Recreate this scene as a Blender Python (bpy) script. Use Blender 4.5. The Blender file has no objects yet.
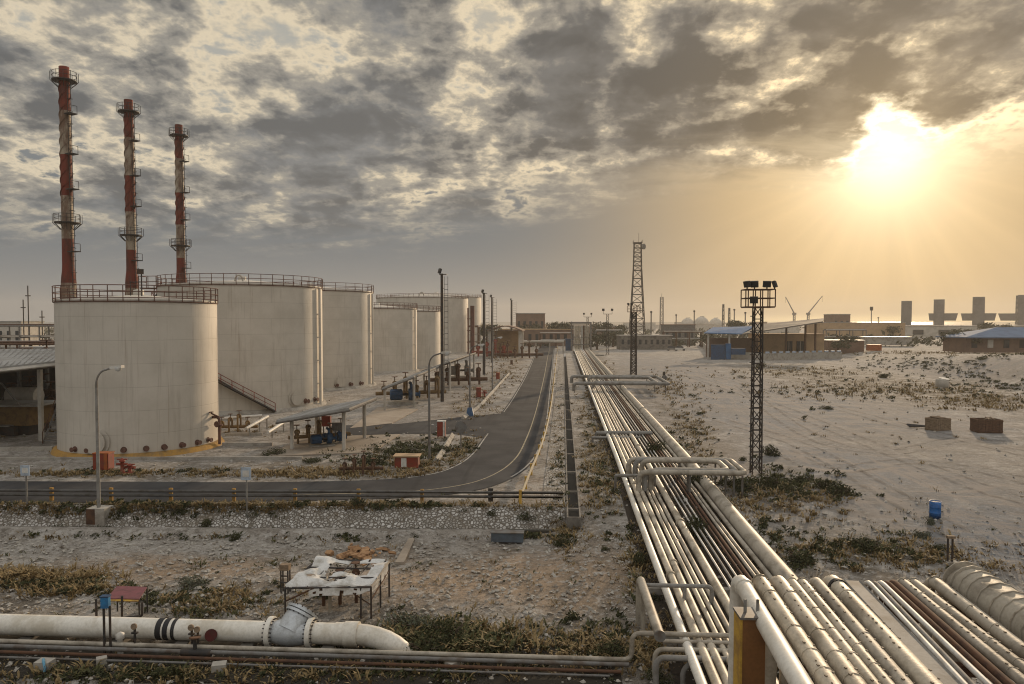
import bpy, math, random
from mathutils import Vector, Matrix, noise
R = math.radians
random.seed(11)
scene = bpy.context.scene
col = scene.collection

# ------------------------------------------------------------------ camera
F, PITCH, YAW, SH, CZ = 760.0, R(2.2), math.atan(51/760), 9.0, 11.0
cd = bpy.data.cameras.new('camera'); cam = bpy.data.objects.new('camera', cd); col.objects.link(cam)
cam.location = (0, 0, CZ); cam.rotation_euler = (R(90)-PITCH, 0, YAW)
cd.sensor_width = 36; cd.lens = F/1024*36; cd.shift_y = SH/1024
cd.clip_start = .2; cd.clip_end = 60000
scene.camera = cam
FW = Vector((-math.sin(YAW)*math.cos(PITCH), math.cos(YAW)*math.cos(PITCH), -math.sin(PITCH)))
RT = Vector((math.cos(YAW), math.sin(YAW), 0)); UP = RT.cross(FW)
FH = Vector((-math.sin(YAW), math.cos(YAW), 0)); C0 = Vector((0, 0, CZ))
def ray(px, py): return FW + RT*((px-512)/F) - UP*((py-342-SH)/F)
def P(px, py, d):                      # the point seen at a pixel, at forward distance d
    r = ray(px, py); return C0 + r*(d/r.dot(FH))
def G(px, py, z=0.0):                  # the point seen at a pixel on the level z
    r = ray(px, py); return C0 + r*((z-CZ)/r.z)
def B(px, d, z=0.0):                   # the point on the level z at column px and forward distance d
    p = P(px, 322+F*(CZ-z)/d, d); p.z = z; return p

# ------------------------------------------------------------------ render settings
scene.view_settings.view_transform = 'Standard'; scene.view_settings.look = 'None'
scene.view_settings.exposure = 0.0; scene.view_settings.gamma = 1
scene.render.engine = 'CYCLES'
scene.cycles.use_denoising = True
scene.cycles.filter_width = 1.1
scene.cycles.max_bounces = 5; scene.cycles.diffuse_bounces = 3; scene.cycles.glossy_bounces = 2
scene.cycles.volume_bounces = 0; scene.cycles.sample_clamp_indirect = 4

# ------------------------------------------------------------------ sky and sun
SUN = ray(886, 158).normalized()
SUN_EL = math.asin(SUN.z); SUN_AZ = math.atan2(SUN.x, SUN.y)
world = bpy.data.worlds.new('World'); scene.world = world; world.use_nodes = True
nt = world.node_tree
for n in list(nt.nodes): nt.nodes.remove(n)
class NB:                              # small node building helper
    def __init__(s, nt): s.nt = nt
    def new(s, t, **k):
        n = s.nt.nodes.new(t)
        for a, b in k.items(): setattr(n, a, b)
        return n
    def put(s, sock, v):
        if isinstance(v, bpy.types.NodeSocket): s.nt.links.new(v, sock)
        else: sock.default_value = v
    def m(s, op, a, b=0.0, c=0.0, clamp=False):
        n = s.new('ShaderNodeMath', operation=op, use_clamp=clamp)
        for i, v in enumerate((a, b, c)): s.put(n.inputs[i], v)
        return n.outputs[0]
    def v(s, op, a, b=(0, 0, 0)):
        n = s.new('ShaderNodeVectorMath', operation=op); s.put(n.inputs[0], a)
        if op == 'SCALE': s.put(n.inputs['Scale'], b)
        else: s.put(n.inputs[1], b)
        return n.outputs['Value'] if op in ('DOT_PRODUCT', 'LENGTH', 'DISTANCE') else n.outputs[0]
    def ss(s, x, a, b, lo=0.0, hi=1.0):
        n = s.new('ShaderNodeMapRange', interpolation_type='SMOOTHSTEP')
        for i, v in enumerate((x, a, b, lo, hi)): s.put(n.inputs[i], v)
        return n.outputs[0]
    def lin(s, x, a, b, lo=0.0, hi=1.0):
        n = s.new('ShaderNodeMapRange')
        for i, v in enumerate((x, a, b, lo, hi)): s.put(n.inputs[i], v)
        return n.outputs[0]
    def mix(s, f, a, b, blend='MIX'):
        n = s.new('ShaderNodeMix', data_type='RGBA', blend_type=blend)
        s.put(n.inputs[0], f); s.put(n.inputs[6], a if not isinstance(a, tuple) else (*a[:3], 1)); s.put(n.inputs[7], b if not isinstance(b, tuple) else (*b[:3], 1))
        return n.outputs[2]
    def noise(s, vec, scale, detail=4, rough=.55, dist=0.0, out=0):
        n = s.new('ShaderNodeTexNoise'); s.put(n.inputs['Vector'], vec); n.inputs['Scale'].default_value = scale
        n.inputs['Detail'].default_value = detail; n.inputs['Roughness'].default_value = rough; n.inputs['Distortion'].default_value = dist
        return n.outputs[out]
    def xyz(s, x, y, z):
        n = s.new('ShaderNodeCombineXYZ')
        for i, v in enumerate((x, y, z)): s.put(n.inputs[i], v)
        return n.outputs[0]
    def ramp(s, f, stops):
        n = s.new('ShaderNodeValToRGB'); e = n.color_ramp.elements
        while len(e) < len(stops): e.new(.5)
        for q, (p, c) in zip(e, stops): q.position = p; q.color = (*c, 1)
        s.put(n.inputs[0], f); return n.outputs[0]
W = NB(nt)
D = W.v('NORMALIZE', W.new('ShaderNodeTexCoord').outputs['Generated'])
sep = W.new('ShaderNodeSeparateXYZ'); nt.links.new(D, sep.inputs[0]); DZ = sep.outputs[2]
ang = W.m('ARCCOSINE', W.m('MINIMUM', W.v('DOT_PRODUCT', D, tuple(SUN)), .99999))
def gauss(a, w): return W.m('EXPONENT', W.m('MULTIPLY', W.m('POWER', W.m('DIVIDE', a, w), 2.0), -1.0))
def near(px, py, w):                   # soft weight round one direction of the sky
    return gauss(W.m('ARCCOSINE', W.m('MINIMUM', W.v('DOT_PRODUCT', D, tuple(ray(px, py).normalized())), .99999)), R(w))
sky = W.new('ShaderNodeTexSky', sky_type='NISHITA', sun_disc=False, sun_elevation=SUN_EL, sun_rotation=SUN_AZ,
            air_density=1.2, dust_density=4.0, ozone_density=1.0)
# veil of high haze under the cloud: blue grey away from the sun, gold towards it
wg = W.m('EXPONENT', W.m('MULTIPLY', ang, -1/R(22)))
veil = W.mix(W.ss(wg, .24, .80), (.158, .176, .190), (.60, .41, .20))
veil = W.mix(W.m('MULTIPLY', W.ss(DZ, .12, .0), .55), veil, W.mix(W.ss(wg, .15, .75), (.31, .30, .28), (.78, .55, .28)))
E1 = Vector((SUN.y, -SUN.x, 0)).normalized(); E2 = E1.cross(SUN).normalized()
phi = W.m('ARCTAN2', W.v('DOT_PRODUCT', D, tuple(E2)), W.v('DOT_PRODUCT', D, tuple(E1)))
rays = W.noise(W.xyz(phi, 0.0, 0.0), 3.6, 3, .6)
rays = W.m('MULTIPLY', W.m('SUBTRACT', rays, .5), W.m('MULTIPLY', W.m('MULTIPLY', W.ss(ang, R(2), R(6)), W.m('EXPONENT', W.m('MULTIPLY', ang, -1/R(14)))), .75))
veil = W.v('SCALE', veil, W.m('ADD', 1.0, rays))
clear = W.mix(W.ss(ang, R(10), R(38)), (.66, .54, .37), (.41, .40, .36))
upper = W.ss(DZ, .14, .30)
base = W.mix(upper, veil, clear)
# cloud sheet seen in perspective
inv = W.m('DIVIDE', 1.0, W.m('ADD', W.m('MAXIMUM', DZ, 0.0), .24))
uv = W.v('SCALE', D, inv)
sp2 = W.new('ShaderNodeSeparateXYZ'); nt.links.new(uv, sp2.inputs[0])
uv2 = W.xyz(W.m('MULTIPLY', sp2.outputs[0], 1.15), W.m('MULTIPLY', sp2.outputs[1], .95), 3.7)
n_big = W.noise(uv2, 1.9, 3, .5, .4)
n_mid = W.noise(uv2, 5.2, 5, .56, .2)
n_fin = W.noise(uv2, 15.0, 6, .60, .2)
n_str = W.noise(W.xyz(W.m('MULTIPLY', sp2.outputs[0], 1.1), W.m('MULTIPLY', sp2.outputs[1], 3.4), 9.1), 2.2, 6, .55, .6)
dens = W.m('ADD', W.m('ADD', W.m('MULTIPLY', n_big, .70), W.m('MULTIPLY', n_mid, 1.0)), W.m('ADD', W.m('MULTIPLY', n_fin, .62), W.m('MULTIPLY', n_str, .25)))
BLOBS = [(600, 90, 5.0, .13), (560, 60, 3.0, .10), (735, 105, 4.5, .15), (660, 135, 5.0, .09), (810, 150, 2.2, .08), (920, 55, 6, .10), (330, 110, 10, .05), (200, 190, 9, .03), (60, 40, 10, -.10), (460, 15, 3.5, -.20), (300, 20, 6, -.05),
         (882, 108, 1.0, -.20), (902, 120, .8, -.16), (890, 176, 2.3, -.55), (832, 118, 1.8, .22), (945, 108, 2.2, .20), (860, 70, 2.5, .08), (1000, 40, 5, .12), (600, 96, 1.6, -.16), (650, 108, 1.2, -.10), (830, 60, 4, .06), (545, 190, 4, -.08), (960, 190, 5.0, -.45), (1040, 165, 5, -.25), (720, 20, 3, -.12), (480, 120, 4, -.06), (430, 215, 4, -.08), (640, 45, 2, -.12)]
bias = 0.0
for bx_, by_, bw_, bk_ in BLOBS: bias = W.m('ADD', W.m('MULTIPLY', near(bx_, by_, bw_), bk_), bias)
t = W.m('ADD', W.m('SUBTRACT', dens, .985), bias)
t = W.m('MULTIPLY', t, 1.9, clamp=True)
side = W.ss(ang, R(10), R(42))
lowedge = W.m('ADD', .150, W.m('MULTIPLY', side, -.075))
lowedge = W.m('ADD', lowedge, W.m('MULTIPLY', W.m('SUBTRACT', n_str, .5), .10))
cover = W.ss(DZ, lowedge, W.m('ADD', lowedge, .085))
warm = W.m('EXPONENT', W.m('MULTIPLY', ang, -1/R(12)))
lit = W.mix(warm, (.70, .60, .44), (1.7, 1.25, .66))
mid = W.mix(warm, (.335, .312, .270), (.52, .38, .21))
dk = W.mix(warm, (.165, .167, .166), (.24, .175, .10))
dk = W.v('SCALE', dk, W.m('SUBTRACT', 1.0, W.m('MULTIPLY', W.m('ADD', near(600, 100, 7), near(760, 110, 6)), .30)))
dark = W.mix(W.ss(n_mid, .38, .62), W.v('SCALE', dk, 1.35), W.v('SCALE', dk, .78))
fil = W.m('MULTIPLY', W.m('MULTIPLY', W.ss(n_fin, .36, .60), W.ss(n_str, .35, .55)), .85)
c1 = W.mix(W.ss(t, .0, .26), W.mix(fil, base, W.v('SCALE', lit, .92)), lit)
c2 = W.mix(W.ss(t, .20, .52), c1, mid)
c3 = W.mix(W.ss(t, .42, .84), c2, dark)
skyc = W.mix(cover, base, c3)
# glare of the sun itself, dimmed where thick cloud stands before it
thick = W.m('MULTIPLY', W.ss(t, .30, .75), cover)
openf = W.m('SUBTRACT', 1.0, W.m('MULTIPLY', thick, .95))
glare = W.m('MULTIPLY', W.m('ADD', W.m('ADD', W.m('MULTIPLY', gauss(ang, R(2.8)), .42), W.m('MULTIPLY', gauss(ang, R(5.2)), .55)), W.m('MULTIPLY', gauss(ang, R(11)), .07)), openf)
skyc = W.mix(1.0, skyc, W.v('SCALE', (1.0, .90, .66), glare), 'ADD')
skyc = W.mix(1.0, skyc, W.v('SCALE', (1.0, .78, .38), W.m('MULTIPLY', W.m('MULTIPLY', gauss(W.m('SUBTRACT', DZ, .002), .006), W.ss(ang, R(20), R(9))), .40)), 'ADD')
# extra sky brightness added overhead and behind the viewer as fill, broken by cloud
back = W.v('DOT_PRODUCT', D, tuple(-FH))
over = W.m('ADD', W.m('MULTIPLY', W.ss(DZ, .44, .75), .85), W.m('MULTIPLY', W.ss(back, .0, .7), W.m('MULTIPLY', W.ss(DZ, -.05, .15), .34)))
skyc = W.mix(1.0, skyc, W.v('SCALE', W.mix(W.ss(t, .1, .7), (.80, .83, .87), (.48, .49, .51)), over), 'ADD')
final = W.mix(1.0, W.v('SCALE', skyc, 10.0), W.v('SCALE', sky.outputs[0], .02), 'ADD')
bg = W.new('ShaderNodeBackground'); nt.links.new(final, bg.inputs[0]); bg.inputs[1].default_value = .1
wo = W.new('ShaderNodeOutputWorld'); nt.links.new(bg.outputs[0], wo.inputs[0])
world.cycles.sampling_method = 'MANUAL'; world.cycles.sample_map_resolution = 1024

sl = bpy.data.lights.new('sun', 'SUN'); so = bpy.data.objects.new('sun', sl); col.objects.link(so)
sl.energy = 3.4; sl.angle = R(2.0); sl.color = (1.0, .75, .49)
so.rotation_euler = SUN.to_track_quat('Z', 'Y').to_euler(); so.location = (60, 120, 60)

# ------------------------------------------------------------------ materials
def material(name, fn, rough=.8, metal=0.0, spec=.3):
    m = bpy.data.materials.new(name); m.use_nodes = True
    N = NB(m.node_tree); b = m.node_tree.nodes['Principled BSDF']
    b.inputs['Roughness'].default_value = rough; b.inputs['Metallic'].default_value = metal
    b.inputs['Specular IOR Level'].default_value = spec
    c, bump = fn(N)
    N.put(b.inputs['Base Color'], c if not isinstance(c, tuple) else (*c, 1))
    if bump is not None:
        h_, st, dist = bump
        bn = N.new('ShaderNodeBump'); N.put(bn.inputs['Height'], h_); bn.inputs['Strength'].default_value = st; bn.inputs['Distance'].default_value = dist
        m.node_tree.links.new(bn.outputs[0], b.inputs['Normal'])
    return m
def pos(N): return N.new('ShaderNodeNewGeometry').outputs['Position']
def objc(N): return N.new('ShaderNodeTexCoord').outputs['Object']
def worn(name, c, c2, scale=1.2, rough=.8, metal=0.0, lo=.42, hi=.68, streak=None, bump=.0, fine=.25):
    """paint or metal with patches of a second colour"""
    def fn(N):
        p = pos(N)
        q = p if streak is None else N.v('MULTIPLY', p, streak)
        n = N.noise(q, scale, 8, .65, .2)
        f = N.noise(p, scale*9, 3, .6)
        k = N.ss(n, lo, hi)
        cc = N.mix(k, c, c2)
        cc = N.mix(N.ss(f, .35, .75, 0.0, fine), cc, tuple(x*.55 for x in c2))
        return cc, ((f, bump, .02) if bump else None)
    return material(name, fn, rough, metal)
M = {}
M['steel_dark'] = worn('dark_steel', (.035, .033, .032), (.07, .045, .03), 2, .6)
M['steel_grey'] = worn('grey_steel', (.17, .165, .155), (.11, .085, .065), 2, .55)
M['galv'] = worn('galvanised', (.25, .24, .22), (.15, .132, .11), 1.3, .75, .0)
M['rust'] = worn('rust', (.115, .058, .032), (.06, .034, .024), 3, .9)
M['rail_brown'] = worn('railing_paint', (.15, .075, .055), (.09, .05, .035), 2, .8)
M['red'] = worn('red_paint', (.24, .038, .02), (.15, .05, .03), 2, .6)
M['orange'] = worn('orange_paint', (.36, .10, .025), (.22, .075, .03), 2, .6)
M['yellow'] = worn('yellow_paint', (.55, .33, .05), (.30, .17, .05), 2.5, .6)
M['ochre'] = worn('ochre_paint', (.38, .21, .045), (.22, .14, .06), 1.2, .8)
M['blue'] = worn('blue_paint', (.022, .07, .15), (.025, .045, .08), 2, .6)
M['barrel_blue'] = worn('barrel_paint', (.02, .13, .38), (.015, .07, .20), 3, .45)
M['roof_blue'] = worn('blue_roof_sheet', (.04, .13, .27), (.035, .09, .18), .6, .85)
M['slate_blue'] = worn('pale_blue_roof_sheet', (.15, .20, .28), (.12, .15, .21), .4, .9)
M['white'] = worn('white_paint', (.62, .60, .55), (.45, .41, .35), 1.5, .55)
M['cream_pipe'] = worn('cream_pipe_paint', (.72, .68, .60), (.54, .485, .39), 1.1, .5, streak=(1, .35, 1))
M['clad'] = worn('pipe_cladding', (.52, .455, .355), (.26, .215, .155), 1.3, .55, .0, bump=.35, streak=(1, .6, 1))
M['clad_grey'] = worn('grey_pipe_cladding', (.40, .355, .285), (.20, .17, .13), 1.3, .6, .0, bump=.35, streak=(1, .6, 1))
M['seam'] = worn('cladding_seam', (.22, .18, .135), (.10, .08, .06), 14, .7, lo=.35, hi=.6)
M['black'] = worn('black_paint', (.018, .018, .02), (.04, .035, .03), 2, .6)
M['concrete'] = worn('concrete', (.38, .35, .30), (.24, .21, .175), .9, .95, bump=.3)
M['concrete_dark'] = worn('stained_concrete', (.20, .18, .155), (.09, .08, .068), .9, .95, bump=.3)
M['pad'] = worn('concrete_pad', (.33, .275, .215), (.25, .20, .15), .35, .95, bump=.2)
M['tan_wall'] = worn('tan_render', (.46, .31, .18), (.36, .25, .15), .4, .95)
M['brown_wall'] = worn('brown_render', (.20, .13, .095), (.15, .10, .075), .4, .95)
M['pale_wall'] = worn('pale_render', (.50, .46, .40), (.36, .33, .28), .4, .95)
M['grey_roof'] = worn('roof_sheet', (.34, .33, .31), (.22, .20, .17), .8, .85, streak=(1, .25, 1))
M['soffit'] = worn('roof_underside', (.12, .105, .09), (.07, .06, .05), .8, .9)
M['wood'] = worn('weathered_wood', (.26, .19, .125), (.13, .09, .06), 3, .9, streak=(1, 1, 4))
M['wood_dark'] = worn('brown_wood', (.13, .07, .042), (.07, .042, .03), 3, .9, streak=(1, 1, 4))
M['tarp'] = worn('torn_tarpaulin', (.62, .61, .58), (.40, .37, .32), 2.2, .7)
M['maroon'] = worn('maroon_sheet', (.17, .058, .07), (.10, .042, .048), 3, .8)
M['silver'] = worn('silver_paint', (.50, .52, .53), (.33, .33, .32), 2.2, .4, .3)
M['window_dark'] = material('window_glass', lambda N: ((.03, .035, .04), None), .15)
M['lamp_glass'] = material('lamp_glass', lambda N: ((.62, .62, .60), None), .2)
M['sign_face'] = worn('sign_back', (.40, .47, .55), (.28, .31, .35), 3, .5)
M['line_yellow'] = worn('yellow_road_paint', (.34, .29, .19), (.14, .125, .095), 3, .8)
M['line_white'] = worn('white_road_paint', (.40, .38, .34), (.12, .11, .10), 2, .8)
M['trunk'] = worn('bark', (.09, .065, .045), (.05, .038, .028), 4, .95)

def leafy(name, a, b, c, scale=2.0):
    def fn(N):
        p = pos(N)
        cc = N.mix(N.ss(N.noise(p, scale, 3, .6), .35, .65), a, b)
        return N.mix(N.ss(N.noise(p, scale*6, 2, .6), .5, .75), cc, c), None
    m = material(name, fn, .75, 0, .2)
    return m
M['leaf'] = leafy('shrub_leaves', (.026, .032, .014), (.055, .058, .022), (.12, .105, .04))
M['leaf_grey'] = leafy('saltbush_leaves', (.075, .085, .055), (.12, .125, .085), (.19, .18, .13))
M['leaf_far'] = leafy('far_tree_leaves', (.045, .05, .03), (.07, .07, .04), (.10, .09, .05), .5)
M['straw'] = leafy('straw_blades', (.185, .128, .055), (.28, .20, .095), (.065, .048, .025), 2.0)
M['tuft_green'] = leafy('scrub_blades', (.040, .046, .018), (.085, .080, .030), (.17, .14, .055), 1.6)
M['pebble'] = worn('pebbles', (.42, .39, .34), (.22, .19, .155), 1.5, .95)

def ground_fn(N):
    p = pos(N)
    big = N.noise(p, .045, 5, .55, .4); mid_ = N.noise(p, .35, 7, .62, .5); fin = N.noise(p, 3.2, 6, .7); grit = N.noise(p, 16, 3, .7)
    a = N.new('ShaderNodeAttribute', attribute_name='soil'); aa = N.new('ShaderNodeSeparateColor'); N.nt.links.new(a.outputs['Color'], aa.inputs[0])
    soil, pale, litter_shade = aa.outputs[0], aa.outputs[1], aa.outputs[2]
    c = N.mix(N.ss(mid_, .38, .64), (.43, .395, .35), (.26, .23, .195))
    c = N.mix(N.m('MULTIPLY', soil, N.ss(N.m('ADD', mid_, N.m('MULTIPLY', soil, .25)), .40, .66)), c, (.40, .29, .195))
    c = N.mix(N.m('MULTIPLY', pale, N.ss(N.m('ADD', mid_, N.m('MULTIPLY', pale, .2)), .36, .64)), c, (.158, .166, .178))
    c = N.mix(N.m('MULTIPLY', litter_shade, N.ss(mid_, .36, .58)), c, (.085, .068, .042))  # plant litter, and shade painted into the ground under the pipes
    c = N.mix(N.ss(big, .42, .66, 0, .35), c, (.19, .16, .125))
    c = N.mix(N.m('MULTIPLY', N.ss(fin, .48, .68, 0, .75), N.m('SUBTRACT', 1.0, N.m('MULTIPLY', pale, .35))), c, (.105, .088, .068))
    c = N.mix(N.m('MULTIPLY', N.ss(grit, .54, .70, 0, .8), N.m('SUBTRACT', 1.0, N.m('MULTIPLY', pale, .25))), c, (.075, .064, .052))
    c = N.mix(N.m('MULTIPLY', N.ss(grit, .46, .30, 0, .5), N.m('SUBTRACT', 1.0, N.m('MULTIPLY', pale, .6))), c, (.46, .44, .41))
    rough_ = N.m('SUBTRACT', 1.0, N.m('MULTIPLY', pale, .72)); cl = N.noise(p, 1.15, 8, .74, .3); cl2 = N.noise(N.v('ADD', p, (31, 7, 2)), 2.1, 5, .7)
    c = N.mix(N.m('MULTIPLY', N.ss(cl, .50, .64, 0, .62), N.m('SUBTRACT', 1.0, N.m('MULTIPLY', pale, .45))), c, (.115, .098, .076))
    c = N.mix(N.m('MULTIPLY', N.ss(cl2, .52, .64, 0, .6), rough_), c, (.50, .475, .44))
    # wheel tracks across the yard
    tr = N.noise(N.v('MULTIPLY', p, (.85, .10, 0)), 1.0, 5, .6, .8)
    tr2 = N.noise(N.v('MULTIPLY', N.v('ADD', p, N.v('SCALE', N.noise(p, .03, 2, .5, 0, 1), 30.0)), (.12, .9, 0)), 1.0, 4, .6, .3)
    c = N.mix(N.m('MULTIPLY', pale, N.ss(tr, .50, .60, 0, .75)), c, (.225, .20, .18))
    c = N.mix(N.m('MULTIPLY', pale, N.ss(tr2, .52, .60, 0, .75)), c, (.235, .205, .18))
    hgt = N.m('ADD', N.m('MULTIPLY', fin, .8), N.m('MULTIPLY', grit, .4))
    return c, (N.m('MULTIPLY', N.m('ADD', hgt, N.m('MULTIPLY', cl, .9)), rough_), 1.0, .20)
M['ground'] = material('stony_ground', ground_fn, .95, 0, .15)
def asphalt_fn(N):
    p = pos(N)
    c = N.mix(N.ss(N.noise(p, .25, 6, .6, .3), .35, .68), (.040, .040, .042), (.066, .065, .065))
    c = N.mix(N.ss(N.noise(N.v('MULTIPLY', p, (1.6, .05, 1)), .8, 4, .55), .50, .7, 0, .55), c, (.027, .027, .029))
    c = N.mix(N.ss(N.noise(p, 1.1, 8, .7), .55, .72, 0, .5), c, (.075, .068, .06))
    g = N.noise(p, 22, 2, .7)
    return N.mix(N.ss(g, .5, .7, 0, .4), c, (.075, .072, .07)), (g, .25, .02)
M['asphalt'] = material('worn_asphalt', asphalt_fn, .95, 0, .06)
def stones_fn(N):
    p = pos(N)
    v = N.new('ShaderNodeTexVoronoi', feature='DISTANCE_TO_EDGE'); N.put(v.inputs['Vector'], p); v.inputs['Scale'].default_value = 5.2
    v2 = N.new('ShaderNodeTexVoronoi'); N.put(v2.inputs['Vector'], p); v2.inputs['Scale'].default_value = 5.2
    s = N.new('ShaderNodeSeparateColor'); N.nt.links.new(v2.outputs['Color'], s.inputs[0])
    c = N.mix(s.outputs[0], (.24, .215, .18), (.56, .535, .50))
    c = N.mix(N.ss(v.outputs[0], .16, .04), c, (.17, .145, .115))
    c = N.mix(N.ss(N.noise(p, .5, 5, .6), .48, .68, 0, .7), c, (.20, .165, .12))
    return c, (N.ss(v.outputs[0], 0, .2), .8, .1)
M['stones'] = material('stone_pitching', stones_fn, .95, 0, .15)
def tank_fn(N):
    p = objc(N); s = N.new('ShaderNodeSeparateXYZ'); N.nt.links.new(p, s.inputs[0])
    a = N.m('MULTIPLY', N.m('ARCTAN2', s.outputs[1], s.outputs[0]), 9.0)
    bt = N.new('ShaderNodeTexBrick', offset=.37); N.put(bt.inputs['Vector'], N.xyz(a, s.outputs[2], 0)); bt.inputs['Scale'].default_value = 1
    bt.inputs['Mortar Size'].default_value = .022; bt.inputs['Brick Width'].default_value = 7.5; bt.inputs['Row Height'].default_value = 1.9; bt.inputs['Mortar Smooth'].default_value = .6
    n = N.noise(N.xyz(N.m('MULTIPLY', a, 1.0), N.m('MULTIPLY', s.outputs[2], .09), 1), 1.4, 7, .65)
    n2 = N.noise(p, .28, 6, .6)
    n3 = N.noise(N.xyz(N.m('MULTIPLY', a, 2.2), N.m('MULTIPLY', s.outputs[2], .05), 4), 1.6, 5, .7)
    c = N.mix(N.ss(n2, .36, .66), (.55, .50, .425), (.475, .43, .36))
    c = N.mix(N.ss(n, .52, .74, 0, .55), c, (.33, .285, .23))
    c = N.mix(N.ss(n3, .56, .76, 0, .75), c, (.27, .20, .14))
    c = N.mix(N.m('MULTIPLY', bt.outputs['Fac'], .38), c, (.20, .17, .14))
    return c, (N.m('ADD', N.m('MULTIPLY', bt.outputs['Fac'], -.5), n2), .35, .06)
M['tank'] = material('tank_paint', tank_fn, .6, 0, .35)

# ------------------------------------------------------------------ mesh helper
ORG = {}
class MB:
    def __init__(s): s.v = []; s.f = []; s.mi = []; s.sm = []
    def add(s, vs, fs, mi=0, smooth=False):
        o = len(s.v); s.v += [Vector(v) for v in vs]
        for f in fs: s.f.append([i+o for i in f]); s.mi.append(mi); s.sm.append(smooth)
        return s
    def box(s, c, d, rz=0.0, mi=0, mat=None):
        x, y, z = d[0]/2, d[1]/2, d[2]/2
        vs = [Vector(q) for q in ((-x,-y,-z),(x,-y,-z),(x,y,-z),(-x,y,-z),(-x,-y,z),(x,-y,z),(x,y,z),(-x,y,z))]
        m = mat or Matrix.Rotation(rz, 3, 'Z')
        return s.add([m @ q + Vector(c) for q in vs], [(3,2,1,0),(4,5,6,7),(0,1,5,4),(1,2,6,5),(2,3,7,6),(3,0,4,7)], mi)
    def hexa(s, lo, hi, mi=0):            # two rings of equal length joined
        n = len(lo); fs = [list(range(n))[::-1], list(range(n, 2*n))] + [(i, (i+1) % n, n+(i+1) % n, n+i) for i in range(n)]
        return s.add(list(lo)+list(hi), fs, mi)
    def tube(s, pts, r, n=8, mi=0, cap=True, radii=None, smooth=True):
        pts = [Vector(p) for p in pts]; k = len(pts)
        t = [(pts[min(i+1, k-1)]-pts[max(i-1, 0)]).normalized() for i in range(k)]
        ref = Vector((0, 0, 1)) if abs(t[0].z) < .9 else Vector((1, 0, 0))
        u = (ref - t[0]*ref.dot(t[0])).normalized(); vs = []
        for i in range(k):
            u = (u - t[i]*u.dot(t[i])); u = u.normalized() if u.length > 1e-6 else t[i].orthogonal().normalized()
            w = t[i].cross(u); rr = radii[i] if radii else r
            vs += [pts[i] + (u*math.cos(2*math.pi*j/n) + w*math.sin(2*math.pi*j/n))*rr for j in range(n)]
        fs = [(i*n+j, i*n+(j+1) % n, (i+1)*n+(j+1) % n, (i+1)*n+j) for i in range(k-1) for j in range(n)]
        s.add(vs, fs, mi, smooth)
        if cap:
            s.add(vs[:n], [list(range(n))[::-1]], mi); s.add(vs[-n:], [list(range(n))], mi)
        return s
    def bar(s, a, b, w, mi=0): return s.tube([a, b], w*.7, 4, mi, True, None, False)
    def lathe(s, prof, n=48, c=(0, 0, 0), mi=0, smooth=True, mis=None):
        c = Vector(c)
        vs = [c + Vector((r*math.cos(2*math.pi*j/n), r*math.sin(2*math.pi*j/n), z)) for r, z in prof for j in range(n)]
        o = len(s.v); s.v += vs
        for i in range(len(prof)-1):
            for j in range(n):
                s.f.append([o+i*n+j, o+i*n+(j+1) % n, o+(i+1)*n+(j+1) % n, o+(i+1)*n+j]); s.mi.append(mis[i] if mis else mi); s.sm.append(smooth)
        return s
    def disc(s, c, axis, r, th, n=16, mi=0):
        a = Vector(axis).normalized(); c = Vector(c); return s.tube([c-a*th/2, c+a*th/2], r, n, mi, True)
    def build(s, name, mats, parent=None, loc=None, noshade=False):
        me = bpy.data.meshes.new(name)
        if parent is not None: org = ORG[parent.name]
        else: org = Vector(loc) if loc is not None else Vector((0, 0, 0))
        me.from_pydata([v-org for v in s.v], [], s.f); me.update()
        mats = mats if isinstance(mats, (list, tuple)) else [mats]
        for m in mats: me.materials.append(M[m] if isinstance(m, str) else m)
        me.polygons.foreach_set('material_index', s.mi); me.polygons.foreach_set('use_smooth', s.sm)
        o = bpy.data.objects.new(name, me); col.objects.link(o)
        if parent is not None: o.parent = parent
        else: o.location = org
        ORG[o.name] = org
        return o
def tag(o, label=None, cat=None, group=None, kind=None):
    if label: o['label'] = label
    if cat: o['category'] = cat
    if group: o['group'] = group
    if kind: o['kind'] = kind
    return o
def thing(name, label, cat, loc, group=None):
    o = bpy.data.objects.new(name, None); col.objects.link(o); o.location = loc; o.empty_display_size = .5
    ORG[o.name] = Vector(loc); return tag(o, label, cat, group)
def structure(mb, name, mats): return tag(mb.build(name, mats), kind='structure')
def copy_tree(o, parent=None):
    c = o.copy(); col.objects.link(c)
    if parent: c.parent = parent
    for ch in list(o.children): copy_tree(ch, c)
    return c
def put(o, loc, label=None, rz=None, sc=None, group=None):
    o.location = loc
    if label: o['label'] = label
    if group: o['group'] = group
    if rz is not None: o.rotation_euler.z = rz
    if sc is not None: o.scale = (sc, sc, sc) if not isinstance(sc, (tuple, list)) else sc
    return o
def rounded(pts, rad, n=5):                 # polyline with its corners turned into arcs
    pts = [Vector(p) for p in pts]; out = [pts[0]]
    for a, b, c in zip(pts, pts[1:], pts[2:]):
        u = (a-b); w = (c-b); l = min(rad, u.length*.49, w.length*.49); u.normalize(); w.normalize()
        p0, p1 = b+u*l, b+w*l
        for i in range(n+1):
            k = i/n; out.append(p0*(1-k)**2 + b*2*k*(1-k) + p1*k*k)
    out.append(pts[-1]); return out
def sstep(a, b, x):
    k = max(0.0, min(1.0, (x-a)/(b-a))); return k*k*(3-2*k)

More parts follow.
